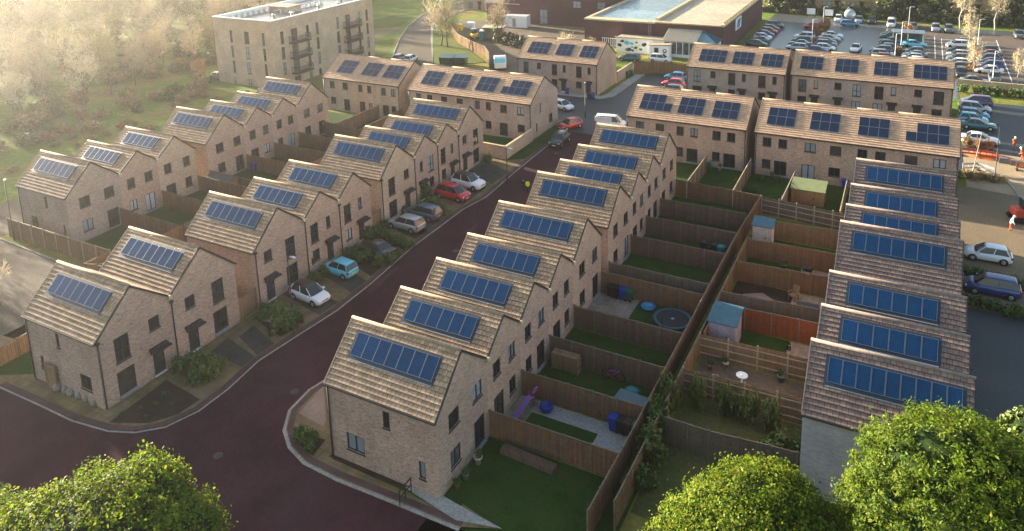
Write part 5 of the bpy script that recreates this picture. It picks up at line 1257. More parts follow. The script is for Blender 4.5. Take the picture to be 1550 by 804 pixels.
# ------------------------------------------------------------------ apartment block
def block_building(label, name, x0, x1, y0, y1, h, br, walls, cat='building', parapet=True, roofm=None, coping=None):
    cx, cy_ = (x0 + x1) / 2, (y0 + y1) / 2
    r = thing(name, label, cat, (cx, cy_, 0)); X0, X1, Y0, Y1 = x0 - cx, x1 - cx, y0 - cy_, y1 - cy_
    fns = {'S': (lambda u, z, d: (X0 + u, Y0 + d, z), X1 - X0), 'N': (lambda u, z, d: (X1 - u, Y1 - d, z), X1 - X0), 'E': (lambda u, z, d: (X1 - d, Y0 + u, z), Y1 - Y0), 'W': (lambda u, z, d: (X0 + d, Y1 - u, z), Y1 - Y0)}
    wb = MB()
    for k in 'SENW': wall_panel(wb, fns[k][0], fns[k][1], h, [w_[1:5] for w_ in walls.get(k, [])], .14)
    wb.build('wall', br, r)
    rr = random.Random(len(label))
    for k in walls:
        for w_ in walls[k]:
            if w_[0] == 'door': add_door(r, fns[k][0], w_[1:5])
            else: add_window(r, fns[k][0], w_[1:5], rr.choice([PANES[0], PANES[1], PANES[2], CURT[0], CURT[1]]) if len(w_) < 6 else w_[5], 'french' if w_[0] == 'french' else 'win')
    rm = MB(); rz = h - (.55 if parapet else .0)
    e = .32 if parapet else 0
    rm.box(X0 + e + .004, Y0 + e + .004, rz - .2, X1 - e - .004, Y1 - e - .004, rz); rf = rm.build('roof', roofm or CONC, r)
    if parapet:
        c = MB(); o = .06
        for a, b, c_, d in ((X0 - o, Y0 - o, X1 + o, Y0 + e), (X0 - o, Y1 - e, X1 + o, Y1 + o), (X0 - o, Y0 + e, X0 + e, Y1 - e), (X1 - e, Y0 + e, X1 + o, Y1 - e)): c.box(a, b, h + .004, c_, d, h + .14)
        for a, b, c_, d in ((X0 + .02, Y0 + .02, X1 - .02, Y0 + e), (X0 + .02, Y1 - e, X1 - .02, Y1 - .02), (X0 + .02, Y0 + e, X0 + e, Y1 - e), (X1 - e, Y0 + e, X1 - .02, Y1 - e)): c.box(a, b, h - .6, c_, d, h + .002)
        c.build('parapet', coping or WHITE, rf)
    return r, fns, (X0, X1, Y0, Y1)
AX0, AX1, AY0, AY1, AH = -80, -66, 62.8, 90.3, 11.8
sw, ew = [], []
for f in range(4):
    z = 7.55 - f * 2.72; t_ = z + 2.15
    if f == 3: z += .25; t_ -= .35
    sw += [('win', 3.9, 4.5, z, t_), ('win', 7.4, 8.5, z, t_), ('win', 11.6, 12.2, z, t_)]
    ew += [('win', 1.9, 2.7, z, t_), ('french', 4.5, 6.0, z - .05, t_), ('win', 8.3, 9.0, z, t_), ('win', 10.8, 11.5, z, t_), ('win', 16.4, 17.2, z, t_), ('french', 19.0, 20.4, z - .05, t_), ('win', 22.7, 23.4, z, t_), ('win', 25.2, 25.9, z, t_)]
ap, fns, (X0, X1, Y0, Y1) = block_building('four storey pale brick apartment block with white roof edge and dark balconies', 'apartment_block', AX0, AX1, AY0, AY1, AH, BRICKS[3], {'S': sw, 'E': ew}, 'apartments', True, WETASPH)
for f in range(3):
    for a, b_ in ((3.8, 7.9), (18.3, 22.2)):
        z = 7.45 - f * 2.72; m = MB(); fn = fns['E'][0]
        fbox(m, fn, a, b_, z - .22, z - .02, -1.5, -.004)
        bo = m.build('balcony', DARK, ap); q = MB()
        fbox(q, fn, a, b_, z + 1.02, z + 1.08, -1.5, -1.44); fbox(q, fn, a, a + .05, z + 1.02, z + 1.08, -1.43, -.004); fbox(q, fn, b_ - .05, b_, z + 1.02, z + 1.08, -1.43, -.004)
        n = 28
        for i in range(n): u = a + .02 + (b_ - a - .06) * i / (n - 1); fbox(q, fn, u, u + .03, z - .018, z + 1.018, -1.49, -1.46)
        for uu in (a, b_ - .03):
            for i in range(8): fbox(q, fn, uu, uu + .03, z - .018, z + 1.018, -1.40 + i * .18, -1.37 + i * .18)
        q.build('railing', DARK, bo)
q = MB(); q.box(-3, -4, AH - .55, 1.5, -.5, AH + .55); q.box(-3.15, -4.15, AH + .554, 1.65, -.35, AH + .65); q.build('stair_housing', BRICKS[2], ap)
for i in range(9):
    q = MB(); yy = Y0 + 2.2 + i * 1.35; q.bar((X0 + 1.2, yy, AH - .3), (X0 + 3.0, yy, AH + .2), .95, .06); q.box(X0 + 2.6, yy - .3, AH - .55, X0 + 2.9, yy + .3, AH + .08); q.build('roof_panel', WHITE, ap)
for i in range(9):
    q = MB(); yy = Y0 + 10 + i * 1.35; q.bar((X0 + 5.2, yy, AH - .3), (X0 + 7.0, yy, AH + .2), .95, .06); q.box(X0 + 6.6, yy - .3, AH - .55, X0 + 6.9, yy + .3, AH + .08); q.build('roof_panel', WHITE, ap)
for i, (x, y) in enumerate([(3, -9), (4.5, -6), (3.6, 2), (5, 6), (3, 9)]):
    q = MB(); q.lathe([(.3, 0), (.3, .7), (.45, .75), (.0, .95)], 8, 0, (x, y, AH - .55)); q.build('roof_vent', PAINT['silver'], ap)
# ------------------------------------------------------------------ the supermarket and its neighbours
FLATR = groundmat('felt_roof', [(.34, .28, .20), (.42, .35, .26), (.30, .25, .19)], .08, 1.5); WETR = groundmat('wet_roof', [(.08, .15, .19), (.14, .22, .26), (.06, .11, .14)], .10, .8, rough=.25, spec=.6)
METALR = plain('metal_roof', (.38, .33, .25), .6, .3, var=.15)
sp_, fns, (X0, X1, Y0, Y1) = block_building('large dark brick supermarket with a sandy flat roof and blue and white wall sign', 'supermarket', -15.5, -2.2, 114.3, 154, 5.5, MAROON, {}, 'supermarket', False, FLATR)
q = MB(); q.box(X1 - .5, Y0, 5.503, X1 + .15, Y1, 5.9); q.box(X0, Y0 - .1, 5.503, X1 - .51, Y0 + .5, 5.75); q.build('parapet', VALLEY, sp_)
for i in range(22):
    q = MB(); yy = Y0 + 1 + i * 1.7; q.box(X1 - .2, yy, 5.904, X1 + .1, yy + .7, 6.4); q.build('roof_upstand', VALLEY, sp_)
SIGNB = plain('sign_blue', (.01, .05, .28), .4)
q = MB(); q.box(X1 + .004, -9.6, 2.9, X1 + .16, -4.6, 5.2); sg = q.build('sign', WHITE, sp_)
q = MB(); q.prism([(-8.9, 3.2), (-6.0, 3.2), (-5.2, 4.9), (-8.1, 4.9)], 0, .02)
q.v = [(X1 + .165 + z, a, b) for a, b, z in q.v]; q.build('emblem', SIGNB, sg)
q = MB(); pts = [(-8.5, 3.4), (-7.5, 3.85), (-6.7, 3.85), (-5.6, 4.6)]
for (a, b), (c, d) in zip(pts, pts[1:]): q.bar((X1 + .2, a, b), (X1 + .2, c, d), .02, .28, 0, (0, 0, 1))
q.build('emblem_stroke', PAINT['light blue'], sg)
s2, fns, (X0, X1, Y0, Y1) = block_building('lower dark brick hall with a wet blue-grey flat roof beside the supermarket', 'supermarket_hall', -30.6, -15.54, 114.8, 154, 5.2, MAROON, {}, 'supermarket', False, WETR)
q = MB(); q.box(X0 - .1, Y0 - .1, 5.203, X1 - .01, Y0 + 2.2, 5.5); q.box(X0 - .1, Y0 + 2.21, 5.203, X0 + .6, Y1, 5.5); q.box(X1 - .7, Y0 + 2.21, 5.203, X1 - .01, Y1, 5.95); q.build('parapet', VALLEY, s2)
q = MB()
for i in range(18): q.box(-3.5 + i * .45, Y0 - .4, .2, -3.44 + i * .45, Y0 - .34, 1.7)
q.box(-3.6, Y0 - .41, 1.704, 4.3, Y0 - .33, 1.78); q.box(-3.6, Y0 - .41, .12, 4.3, Y0 - .33, .196); q.build('railing', WHITE, s2)
q = MB()
for s in (0, .45): q.bar((X1 - 1.3 + s, Y0 - .25, 0.2), (X1 - 1.3 + s, Y0 - .25, 6.1), .06, .06, 0, (0, 1, 0))
for i in range(14): q.box(X1 - 1.3, Y0 - .27, .4 + i * .4, X1 - .85, Y0 - .22, .44 + i * .4)
q.build('ladder', PAINT['silver'], s2)
s3, fns, _ = block_building('tall dark red brick warehouse at the top edge behind the yard', 'warehouse', -58.4, -32.5, 131.5, 156, 8.0, MAROON, {'S': [('win', 18, 20, 4.4, 6.0, CURT[0]), ('win', 24, 26, 4.4, 6.0, CURT[1]), ('win', 9.5, 11.5, .3, 3.6, CURT[1])]}, 'warehouse', True, CONC, VALLEY)
r = thing('brick_shed', 'dark brick workshop with a ribbed tan metal roof by the white container', 'workshop', (-57.6, 136, 0))
b = MB(); b.loft([[(-6, -4, z), (3, -4, z), (3, 6, z), (-6, 6, z)] for z in (0, 4.6)], 0, sm=False); b.build('wall', MAROON, r)
b = MB(); b.bar((-1.5, -4.6, 4.5), (-1.5, 6.4, 6.6), 9.8, .15)
for i in range(16): b.bar((-6.0 + i * .62, -4.55, 4.62), (-6.0 + i * .62, 6.35, 6.72), .12, .1)
b.build('roof', METALR, r)
bb, fns, _ = block_building('two storey pale brick houses at the top edge beyond the hoarding', 'flat_roofed_house', -77, -61, 143.5, 152, 5.4, BRICKS[0], {'S': [('win', 1.5, 2.5, 3.2, 4.6), ('win', 5.5, 6.3, 3.2, 4.6), ('win', 9.5, 10.4, 3.2, 4.6), ('win', 13, 14, 3.2, 4.6), ('win', 1.2, 2.6, .6, 2.2), ('door', 4.2, 5.1, .1, 2.2), ('win', 9.2, 10.6, .6, 2.2), ('door', 12.4, 13.3, .1, 2.2)]}, 'house', True, CONC, VALLEY)
# graffiti-covered cabin with a felt roof
cb, fns, (X0, X1, Y0, Y1) = block_building('low white cabin with painted walls and a patchy sandy roof', 'cabin', -22.2, -12.6, 110.6, 113.9, 2.9, WHITE, {}, 'cabin', False, FLATR)
COLS = [PAINT[c] for c in ('dark green', 'black', 'teal', 'purple', 'light blue')] + [HIVIS]
rr = random.Random(5)
q = MB()
for i in range(22):
    u = rr.uniform(.2, 6.0) if i % 3 else rr.uniform(0, 9); z = rr.uniform(.4, 2.2); n = rr.randint(5, 8); a0 = rr.uniform(.25, .75)
    q.face([(X0 + u + a0 * rr.uniform(.5, 1) * math.cos(k * 2 * PI / n), Y0 - .006 - .001 * i, z + a0 * .7 * rr.uniform(.5, 1) * math.sin(k * 2 * PI / n)) for k in range(n)], i % 6)
q.build('wall_painting', COLS, cb)
q = MB(); q.box(X0 - .2, Y0 - .2, 2.903, X1 + .2, Y0 + .1, 3.1); q.build('roof_edge', VALLEY, cb)
r = thing('conservatory', 'glazed sun room with a ribbed sandy roof and blue end slope', 'sun room', (-7.2, 112.0, 0))
b = MB()
for i in range(9): b.box(-5.2 + i * 1.2, -2.1, 0, -5.08 + i * 1.2, -1.98, 2.9)
b.box(-5.2, -2.1, 2.9, 4.6, -1.95, 3.1); b.box(-5.2, -2.09, 0, 4.6, -1.99, .6); b.box(4.5, -1.9, 0, 4.62, 2.1, 3.0)
b.build('frame', WHITE, r)
b = MB(); b.face([(-5.2, -2.02, .6), (4.6, -2.02, .6), (4.6, -2.02, 2.9), (-5.2, -2.02, 2.9)]); b.build('pane', PANES[2], r)
b = MB(); b.bar((-2.2, -2.4, 3.1), (-2.2, 2.2, 4.6), 6.6, .1)
for i in range(14): b.bar((-5.3 + i * .48, -2.35, 3.19), (-5.3 + i * .48, 2.2, 4.69), .08, .08)
b.build('roof', METALR, r)
b = MB(); b.face([(1.12, -2.4, 3.15), (4.9, -2.2, 3.05), (4.9, 2.2, 3.3), (1.12, 2.2, 4.7)]); b.face([(4.9, -2.2, 3.0), (1.12, -2.4, 3.1), (1.12, 2.2, 4.65), (4.9, 2.2, 3.25)]); b.build('end_slope', PAINT['teal'], r)
r = thing('kiosk', 'small white kiosk with a round green sign before the cabin', 'kiosk', (-12.6, 108.6, 0))
b = MB(); b.loft([[(-1.9, -.7, z), (1.9, -.7, z), (1.9, .7, z), (-1.9, .7, z)] for z in (0, 2.5)], 0, sm=False); b.build('wall', WHITE, r)
b = MB(); b.bar((-2.1, 0, 2.45), (2.1, 0, 2.75), 1.8, .1); b.build('roof', RIDGE, r)
b = MB(); b.box(-1.0, -.75, .9, -.2, -.704, 2.0); b.build('window', CGLASS, r)
b = MB(); b.face([(1.0 + .42 * math.cos(k * PI / 8), -.71, 1.5 + .42 * math.sin(k * PI / 8)) for k in range(16)]); b.face([(1.0 + .2 * math.cos(k * PI / 8), -.714, 1.55 + .2 * math.sin(k * PI / 8)) for k in range(16)], 1); b.build('round_sign', [PAINT['dark green'], WHITE], r)
# yard
r = thing('site_container', 'white site container in the builders yard before the dark workshop', 'container', (-52.6, 126.8, 0), .12)
b = MB(); b.box(-2.9, -1.3, .1, 2.9, 1.3, 2.8)
for i in range(14): b.box(-2.85 + i * .42, -1.33, .2, -2.65 + i * .42, -1.303, 2.7)
b.build('body', PAINT['white'], r); b = MB(); b.box(-.6, -1.36, .3, .2, -1.335, 2.2); b.build('door', LEAD, r)
for i, (u, v) in enumerate([(677, 96), (697, 96)]):
    r = thing('waste_skip', ['dark green container, left of two beside the grass verge', 'dark green container, right of two beside the grass verge'][i], 'container', (*at(u, v + 2), .1), .25, 'green containers by the verge')
    b = MB(); b.loft([[(-1.2, -.8, .1), (1.2, -.8, .1), (1.2, .8, .1), (-1.2, .8, .1)], [(-1.35, -.9, 1.4), (1.35, -.9, 1.4), (1.35, .9, 1.4), (-1.35, .9, 1.4)]], 0, sm=False); b.build('body', PAINT['dark green'], r)
    b = MB(); b.bar((0, -.95, 1.42), (0, .95, 1.75), 2.8, .08); b.build('lid', PAINT['dark green'], r)
    for s in (-.9, .9): b = MB(); b.box(s - .08, -.98, .2, s + .08, -.86, 1.3); b.build('rib', DARK, r)
r = thing('portable_toilet', 'teal portable toilet in the builders yard', 'portable toilet', (-52.6, 110.4, 0), .3)
b = MB(); b.box(-.55, -.55, .1, .55, .55, 2.1); b.build('body', BINC['teal'], r); b = MB(); b.loft([[(x * s, y * s, z) for x, y in ((-.6, -.6), (.6, -.6), (.6, .6), (-.6, .6))] for s, z in ((1, 2.104), (.8, 2.35))], 0, sm=False); b.build('roof', WHITE, r)
b = MB(); b.box(-.4, -.58, .2, .4, -.554, 1.95); b.build('door', BINC['teal'], r)
r = thing('brick_hut', 'sunlit tan hut with an open side behind the teal toilet', 'hut', (-50.6, 112.2, 0), .3)
b = MB(); b.box(-2.2, 1.2, 0, 2.2, 1.35, 2.8); b.box(2.05, -1.4, 0, 2.2, 1.196, 2.8); b.box(-2.2, -1.4, 0, -2.05, 1.196, 2.8); b.build('wall', VALLEY, r)
b = MB(); b.bar((0, -1.7, 2.9), (0, 1.6, 2.95), 4.8, .14); b.build('roof', METALR, r)
t = thing('mini_digger', 'yellow mini digger beside the teal toilet', 'digger', (-55.0, 111.0, .02), 2.4)
YEL = plain('plant_yellow', (.70, .42, .03), .5)
b = MB(); b.loft([[(x, y, z) for y, z in ((.7, .6), (.7, zt), (-.7, zt), (-.7, .6))] for x, zt in ((-1.0, 1.3), (0, 1.35), (.3, 1.1), (.9, 1.1))], 0, sm=False); b.build('body', YEL, t)
b = MB(); b.box(-.3, -.6, 1.36, .7, .6, 2.3); b.build('cab', CGLASS, t)
for s in (-1, 1): b = MB(); b.loft([[(x, s * y, z) for x, z in ((-1.1, .1), (-1.3, .35), (-1.1, .58), (1.0, .58), (1.2, .35), (1.0, .1))] for y in (.5, .85)], 0, sm=False); b.build('track', RUBBER, t)
b = MB(); b.bar((.7, 0, 1.1), (1.7, 0, 2.1), .2, .25); b.bar((1.7, 0, 2.1), (2.5, 0, .9), .16, .2); b.build('boom', YEL, t)
for i, (x, y, c, l) in enumerate([(-63.5, 118.5, YEL, 'yellow generator crate inside the curving hoarding'), (-62.0, 121.5, PAINT['white'], 'white site crate inside the curving hoarding'), (-64.6, 119.8, LEAD, 'grey site crate inside the curving hoarding')]):
    b = MB(); b.loft([[(-.9, -.6, z), (.9, -.6, z), (.9, .6, z), (-.9, .6, z)] for z in (.15, 1.3)], 0, sm=False); b.loft([[(-.95 * s, -.65 * s, z), (.95 * s, -.65 * s, z), (.95 * s, .65 * s, z), (-.95 * s, .65 * s, z)] for s, z in ((1, 1.304), (.9, 1.5))], 0, sm=False); b.box(-.8, -.5, 0, .8, .5, .146)
    tag(b.build('site_crate', c, None, (x, y, .02)), l, 'crate')
# houses at the top right
def yellow_house(label, x, y, w_, d, h, rz, br):
    r, fns, (X0, X1, Y0, Y1) = block_building(label, 'brick_house', x - w_ / 2, x + w_ / 2, y, y + d, h, br, {'S': [k for i in range(int(w_ // 5.5)) for k in (('win', i * 5.5 + .8, i * 5.5 + 2.9, 3.3, 4.5, CURT[0]), ('win', i * 5.5 + 3.6, i * 5.5 + 4.9, 3.3, 4.5), ('win', i * 5.5 + .8, i * 5.5 + 2.9, .9, 2.2, CURT[0]), ('door', i * 5.5 + 3.7, i * 5.5 + 4.6, .1, 2.2))]}, 'house', False, CONC)
    b = MB()
    for s in (-1, 1): b.bar((0, s * (d / 2 + .3), h - .1), (0, 0, h + 2.6), w_ + .6, .14)
    for s in (-1, 1): b.face([(s * w_ / 2, -d / 2, h), (s * w_ / 2, d / 2, h), (s * w_ / 2, 0, h + 2.5)])
    b.build('roof', TILED, r)
yellow_house('yellow brick terrace houses beyond the car park hedge, left', 13.5, 172, 22, 8, 5.2, 0, YELLOWB)
yellow_house('yellow brick house behind the birches at the top right', 40, 175, 16, 8, 5.2, 0, YELLOWB)
yellow_house('yellow brick house half hidden at the top right corner', 62, 172, 16, 8, 5.2, 0, YELLOWB)
# trolley shelter, notice boards, tank
r = thing('trolley_shelter', 'glazed trolley shelter with white posts between the car rows', 'shelter', (28.3, 137.2, 0))
for x in (-2.6, 0, 2.6):
    for y in (-1.2, 1.2): b = MB(); b.box(x - .07, y - .07, 0, x + .07, y + .07, 2.3); b.build('post', WHITE, r)
b = MB(); b.bar((0, -1.5, 2.34), (0, 1.5, 2.5), 5.7, .06); b.build('roof', PANES[2], r)
b = MB(); b.box(-2.52, 1.18, .3, -.08, 1.21, 2.1); b.box(.08, 1.18, .3, 2.52, 1.21, 2.1); b.build('pane', PANES[2], r)
for i, (x, y) in enumerate([(7.7, 160.5), (11.6, 160.0)]):
    r = thing('notice_board', ['white notice board by the far hedge, left one', 'white notice board by the far hedge, beside the parked white car'][i], 'notice board', (x, y, 0))
    b = MB(); b.box(-.9, -.05, .7, .9, .05, 2.1); b.build('board', WHITE, r)
    for s in (-1, 1): b = MB(); b.box(s * .8 - .05, .052, 0, s * .8 + .05, .14, 2.0); b.build('post', DARK, r)
b = MB(); b.lathe([(0, -1.6), (1.0, -1.5), (1.25, -1.2), (1.25, 1.2), (1.0, 1.5), (0, 1.6)], 14)
o = b.build('storage_tank', PAINT['silver'], None, (16.2, 158.6, 1.4)); o.rotation_euler = (PI / 2, 0, .1); tag(o, 'large pale cylindrical tank lying at the far hedge', 'tank')
# ------------------------------------------------------------------ plants
def leafmat(name, cols, rough=.45, trans=.35, spec=.4):
    b = NB(name); gi = b.n('NewGeometry'); f = gi.outputs['Random Per Island']
    c = b.ramp(f, [(i / (len(cols) - 1), k) for i, k in enumerate(cols)])
    n = b.noise(b.coord(), .5, 3); k = b.ramp(n, [(.35, .85), (.65, 1.2)])
    c = b.mix(1.0, c, k, 'MULTIPLY')
    m = b.out(c, rough, spec)
    tr = b.n('BsdfTranslucent'); b.l(c, tr.inputs['Color']); mx = b.n('MixShader'); mx.inputs[0].default_value = trans
    o = b.t.nodes['Material Output']; b.l(b.p.outputs[0], mx.inputs[1]); b.l(tr.outputs[0], mx.inputs[2]); b.l(mx.outputs[0], o.inputs['Surface'])
    return m
LEAFA = leafmat('leaf_glossy', [(.05, .11, .005), (.10, .16, .007), (.17, .20, .010), (.035, .08, .006), (.22, .21, .02)], .6, .45, .12)
LEAFB = leafmat('leaf_fine', [(.05, .105, .006), (.09, .145, .008), (.15, .18, .013), (.035, .075, .007)], .6, .45, .15)
LEAFS = leafmat('leaf_shrub', [(.04, .10, .015), (.065, .13, .02), (.09, .14, .03), (.032, .07, .018)], .5, .25)
LEAFY = leafmat('leaf_lime', [(.12, .17, .03), (.16, .19, .04), (.09, .13, .03)], .5, .3)
LEAFIVY = leafmat('leaf_ivy', [(.06, .10, .02), (.09, .12, .03), (.12, .13, .04)], .5, .3)
DRYG = leafmat('dry_stems', [(.34, .24, .12), (.28, .19, .09), (.40, .30, .16)], .8, .3, .1)
RUSSET = leafmat('leaf_russet', [(.30, .15, .07), (.36, .20, .10), (.22, .11, .05)], .7, .3, .1)
BARK = plain('bark', (.10, .075, .055), .95, .1, var=.3, vs=5); BARKP = plain('bark_pale', (.42, .36, .29), .9, .1, var=.3, vs=4)
TWIG = plain('twigs', (.40, .31, .20), .9, .1, var=.25, vs=1); TWIGP = plain('twigs_pale', (.52, .43, .28), .9, .1, var=.2, vs=1); TWIGO = plain('twigs_olive', (.30, .26, .12), .9, .1, var=.25, vs=1)
def leaf_mesh(name, pos, nrm, size, mat_, seed=0, asp=1.7, tilt=.6):
    """diamond leaves at the given points, facing roughly along nrm"""
    g = np.random.default_rng(seed); n = len(pos)
    d = nrm + g.normal(0, tilt, (n, 3)); d /= np.linalg.norm(d, axis=1)[:, None] + 1e-9
    t = np.cross(d, g.normal(0, 1, (n, 3))); t /= np.linalg.norm(t, axis=1)[:, None] + 1e-9
    b = np.cross(d, t); s = size * g.uniform(.6, 1.35, n)[:, None]
    v = np.empty((n, 4, 3)); v[:, 0] = pos - t * s * asp * .5; v[:, 1] = pos + b * s * .5 + d * s * .12; v[:, 2] = pos + t * s * asp * .5; v[:, 3] = pos - b * s * .5 + d * s * .12
    me = bpy.data.meshes.new(name); me.vertices.add(n * 4); me.vertices.foreach_set('co', v.reshape(-1).astype(np.float32))
    me.loops.add(n * 4); me.loops.foreach_set('vertex_index', np.arange(n * 4, dtype=np.int32))
    me.polygons.add(n); me.polygons.foreach_set('loop_start', np.arange(0, n * 4, 4, dtype=np.int32)); me.polygons.foreach_set('loop_total', np.full(n, 4, dtype=np.int32))
    me.update(calc_edges=True); me.materials.append(mat_); return me
def crown_points(lobes, n, seed, clump=.35, shell=.35, bump=.0):
    g = np.random.default_rng(seed); P, Nn = [], []
    vol = np.array([l[1][0] * l[1][1] + l[1][1] * l[1][2] + l[1][0] * l[1][2] for l in lobes]); cnt = (n * vol / vol.sum()).astype(int)
    for (c, r), k in zip(lobes, cnt):
        c, r = np.array(c), np.array(r); m = max(6, int(k / 26))
        cd_ = g.normal(0, 1, (m, 3)); cd_ /= np.linalg.norm(cd_, axis=1)[:, None]; cr = 1 - shell * g.random(m) ** 1.6
        cr += bump * (np.sin(cd_[:, 0] * 7 + c[0]) * np.sin(cd_[:, 1] * 6 + c[1]) * np.sin(cd_[:, 2] * 7)) 
        ctr = c + cd_ * r * cr[:, None]; idx = g.integers(0, m, k)
        p = ctr[idx] + g.normal(0, 1, (k, 3)) * clump * g.uniform(.5, 1.1, (k, 1))
        P.append(p); q = (p - c) / (r * r); Nn.append(q / (np.linalg.norm(q, axis=1)[:, None] + 1e-9))
    return np.concatenate(P), np.concatenate(Nn)
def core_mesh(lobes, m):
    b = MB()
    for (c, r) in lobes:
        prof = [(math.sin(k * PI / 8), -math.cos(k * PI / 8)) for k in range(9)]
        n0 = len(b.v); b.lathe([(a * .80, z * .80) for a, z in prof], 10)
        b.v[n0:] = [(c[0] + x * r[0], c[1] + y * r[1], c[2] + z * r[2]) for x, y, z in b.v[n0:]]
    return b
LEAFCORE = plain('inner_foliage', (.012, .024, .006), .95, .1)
def leafy_tree(label, xy, lobes, n, size, m, h0, seed, clump=.4, bump=.1, asp=1.7):
    r = thing('evergreen_tree', label, 'tree', (*xy, 0)); g = random.Random(seed)
    b = MB(); b.tube([(0, 0, -.1), (.05, .02, h0 * .5), (0, .05, h0)], [.32, .25, .2], 9)
    for (c, rr) in lobes: b.tube([(0, .02, h0 * .8), (c[0] * .5, c[1] * .5, (h0 + c[2]) / 2), (c[0], c[1], c[2])], [.16, .11, .05], 6)
    b.build('trunk', BARK, r)
    P, N = crown_points(lobes, n, seed, clump, .35, bump)
    cr = link_mesh('crown', leaf_mesh('crown', P, N, size, m, seed, asp), r)
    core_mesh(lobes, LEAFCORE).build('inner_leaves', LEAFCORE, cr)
    return r
def rel(u, v, z, base): x, y = at(u, v, z); return (x - base[0], y - base[1], z)
def px_lobe(u, v, z, rpx, base, asp=(1, 1, 1)):
    x, y = at(u, v, z); d = math.dist((x, y, z), CAM); r = rpx * d / F
    return ((x - base[0], y - base[1], z), (r * asp[0], r * asp[1], r * asp[2]))
B1_ = at(150, 900, 3.0)
leafy_tree('glossy green tree rising at the bottom left corner before the red junction', B1_, [px_lobe(*q, B1_) for q in [(55, 868, 4.2, 82), (130, 838, 5.0, 84), (200, 795, 6.0, 66), (232, 750, 6.7, 42), (262, 825, 5.2, 62), (226, 706, 7.2, 20), (290, 800, 5.4, 30), (150, 900, 4.0, 130), (-20, 905, 3.8, 100), (255, 730, 6.6, 22)]], 150000, .10, LEAFA, 3.0, 11, .2)
B2_ = at(1135, 880, 3.0)
leafy_tree('rounded yellow-green tree at the bottom, left of the largest tree', B2_, [px_lobe(*q, B2_) for q in [(1135, 812, 5.4, 84), (1088, 835, 4.8, 62), (1200, 830, 4.8, 72), (1150, 752, 6.1, 44), (1175, 768, 5.9, 50), (1225, 860, 4.2, 70), (1060, 860, 4.2, 45), (1130, 890, 3.8, 120)]], 150000, .09, LEAFA, 3.0, 12, .2)
B3_ = at(1445, 900, 3.0)
leafy_tree('largest foreground tree, a dense fine-leaved dome at the bottom right', B3_, [px_lobe(*q, B3_) for q in [(1432, 760, 7.0, 104), (1392, 805, 6.2, 82), (1485, 780, 6.6, 98), (1540, 835, 5.6, 100), (1352, 855, 5.0, 56), (1450, 880, 4.8, 140), (1408, 700, 7.8, 56), (1450, 706, 7.7, 60), (1500, 728, 7.2, 55)]], 200000, .078, LEAFB, 3.0, 13, .17, .02, 2.6)
B4_ = at(1600, 720, 3.0)
leafy_tree('yellowish branch ends of a tree reaching in at the right edge', B4_, [px_lobe(*q, B4_) for q in [(1543, 642, 6.6, 17), (1556, 660, 6.4, 26), (1580, 690, 6.0, 40)]], 3500, .15, LEAFY, 4.0, 14, .16)
# shrubs
_sh = {}
def shrub(label, x, y, z, r, h, m=None, n=700, size=.13, seed=1, group=None, name='shrub', cat='shrub', stems=True, own=False):
    m = m or LEAFS; k = (m.name, seed % 4, name)
    if k not in _sh:
        g = random.Random(seed % 4 + 3); lobes = [((g.uniform(-.4, .4), g.uniform(-.4, .4), g.uniform(.4, .7)), (g.uniform(.4, .6), g.uniform(.4, .6), g.uniform(.3, .45))) for _ in range(6)] + [((0, 0, .4), (.8, .8, .4))]
        P, N = crown_points(lobes, n, seed, .13); b = MB()
        for i in range(7): a = i * .9; b.tube([(0, 0, -.05), (.25 * math.cos(a), .25 * math.sin(a), .4), (.5 * math.cos(a), .5 * math.sin(a), .75)], [.035, .025, .012], 4)
        _sh[k] = (leaf_mesh('leaves', P, N, size, m, seed), b.mesh('stem', BARK))
    o = thing(name, label, cat, (x, y, z), seed * 1.3, group)
    link_mesh('leaves', _sh[k][0], o, (0, 0, 0), 0, (r, r, h)); link_mesh('stem', _sh[k][1], o, (0, 0, 0), 0, (r, r, h))
    return o
GB = 'shrubs in the street front beds'
def bed(desc, pts, z=.11, mats=(LEAFS,), grp=GB):
    for i, (u, v, r, h) in enumerate(pts):
        w_ = 'nearest' if i == 0 else ORD[i]
        shrub('%s shrub of the %s' % (w_, desc), *at(u, v), z, r * 1.2, h * 1.15, mats[i % len(mats)], seed=i + len(desc), group=grp)
bed('bushy clump beside the nearest street house door', [(282, 566, .9, 1.1), (300, 562, .8, 1.2), (318, 575, .8, 1.0), (296, 580, .7, .8), (326, 562, .7, .9)], .11, (LEAFS, LEAFS, LEAFY))
bed('planted bed before the white hatchback', [(405, 487, .8, .8), (420, 478, .8, .9), (432, 492, .8, 1.0), (446, 488, .7, .8), (418, 500, .8, .8), (440, 502, .7, .9), (402, 476, .6, .7)], .11, (LEAFS, LEAFY, LEAFS))
bed('hedge strip between the light blue and black cars', [(548, 395, .8, .8), (560, 392, .7, .9), (575, 402, .7, .8), (590, 400, .6, .8), (535, 388, .7, .8), (600, 392, .6, .7)], .11)
bed('hedge strip between the black and silver cars', [(555, 362, .8, .9), (572, 358, .8, .9), (590, 366, .8, .8), (605, 372, .7, .7), (618, 376, .6, .6)], .11)
bed('bright green bushes between the dark blue and red cars', [(630, 305, .8, 1.2), (645, 302, .8, 1.3), (655, 312, .8, 1.0), (664, 320, .7, .8), (676, 326, .6, .6)], .11, (LEAFY, LEAFS))
bed('low bushes at the foot of the middle street houses', [(478, 430, .6, .8), (492, 418, .6, .7), (506, 406, .6, .7), (585, 345, .5, .7), (610, 322, .6, .8), (700, 268, .5, .6), (738, 246, .6, .8)], .11)
bed('small corner bed by the right corner house', [(455, 662, .5, .6), (464, 672, .55, .7), (474, 668, .45, .5), (468, 682, .4, .45)], .11)
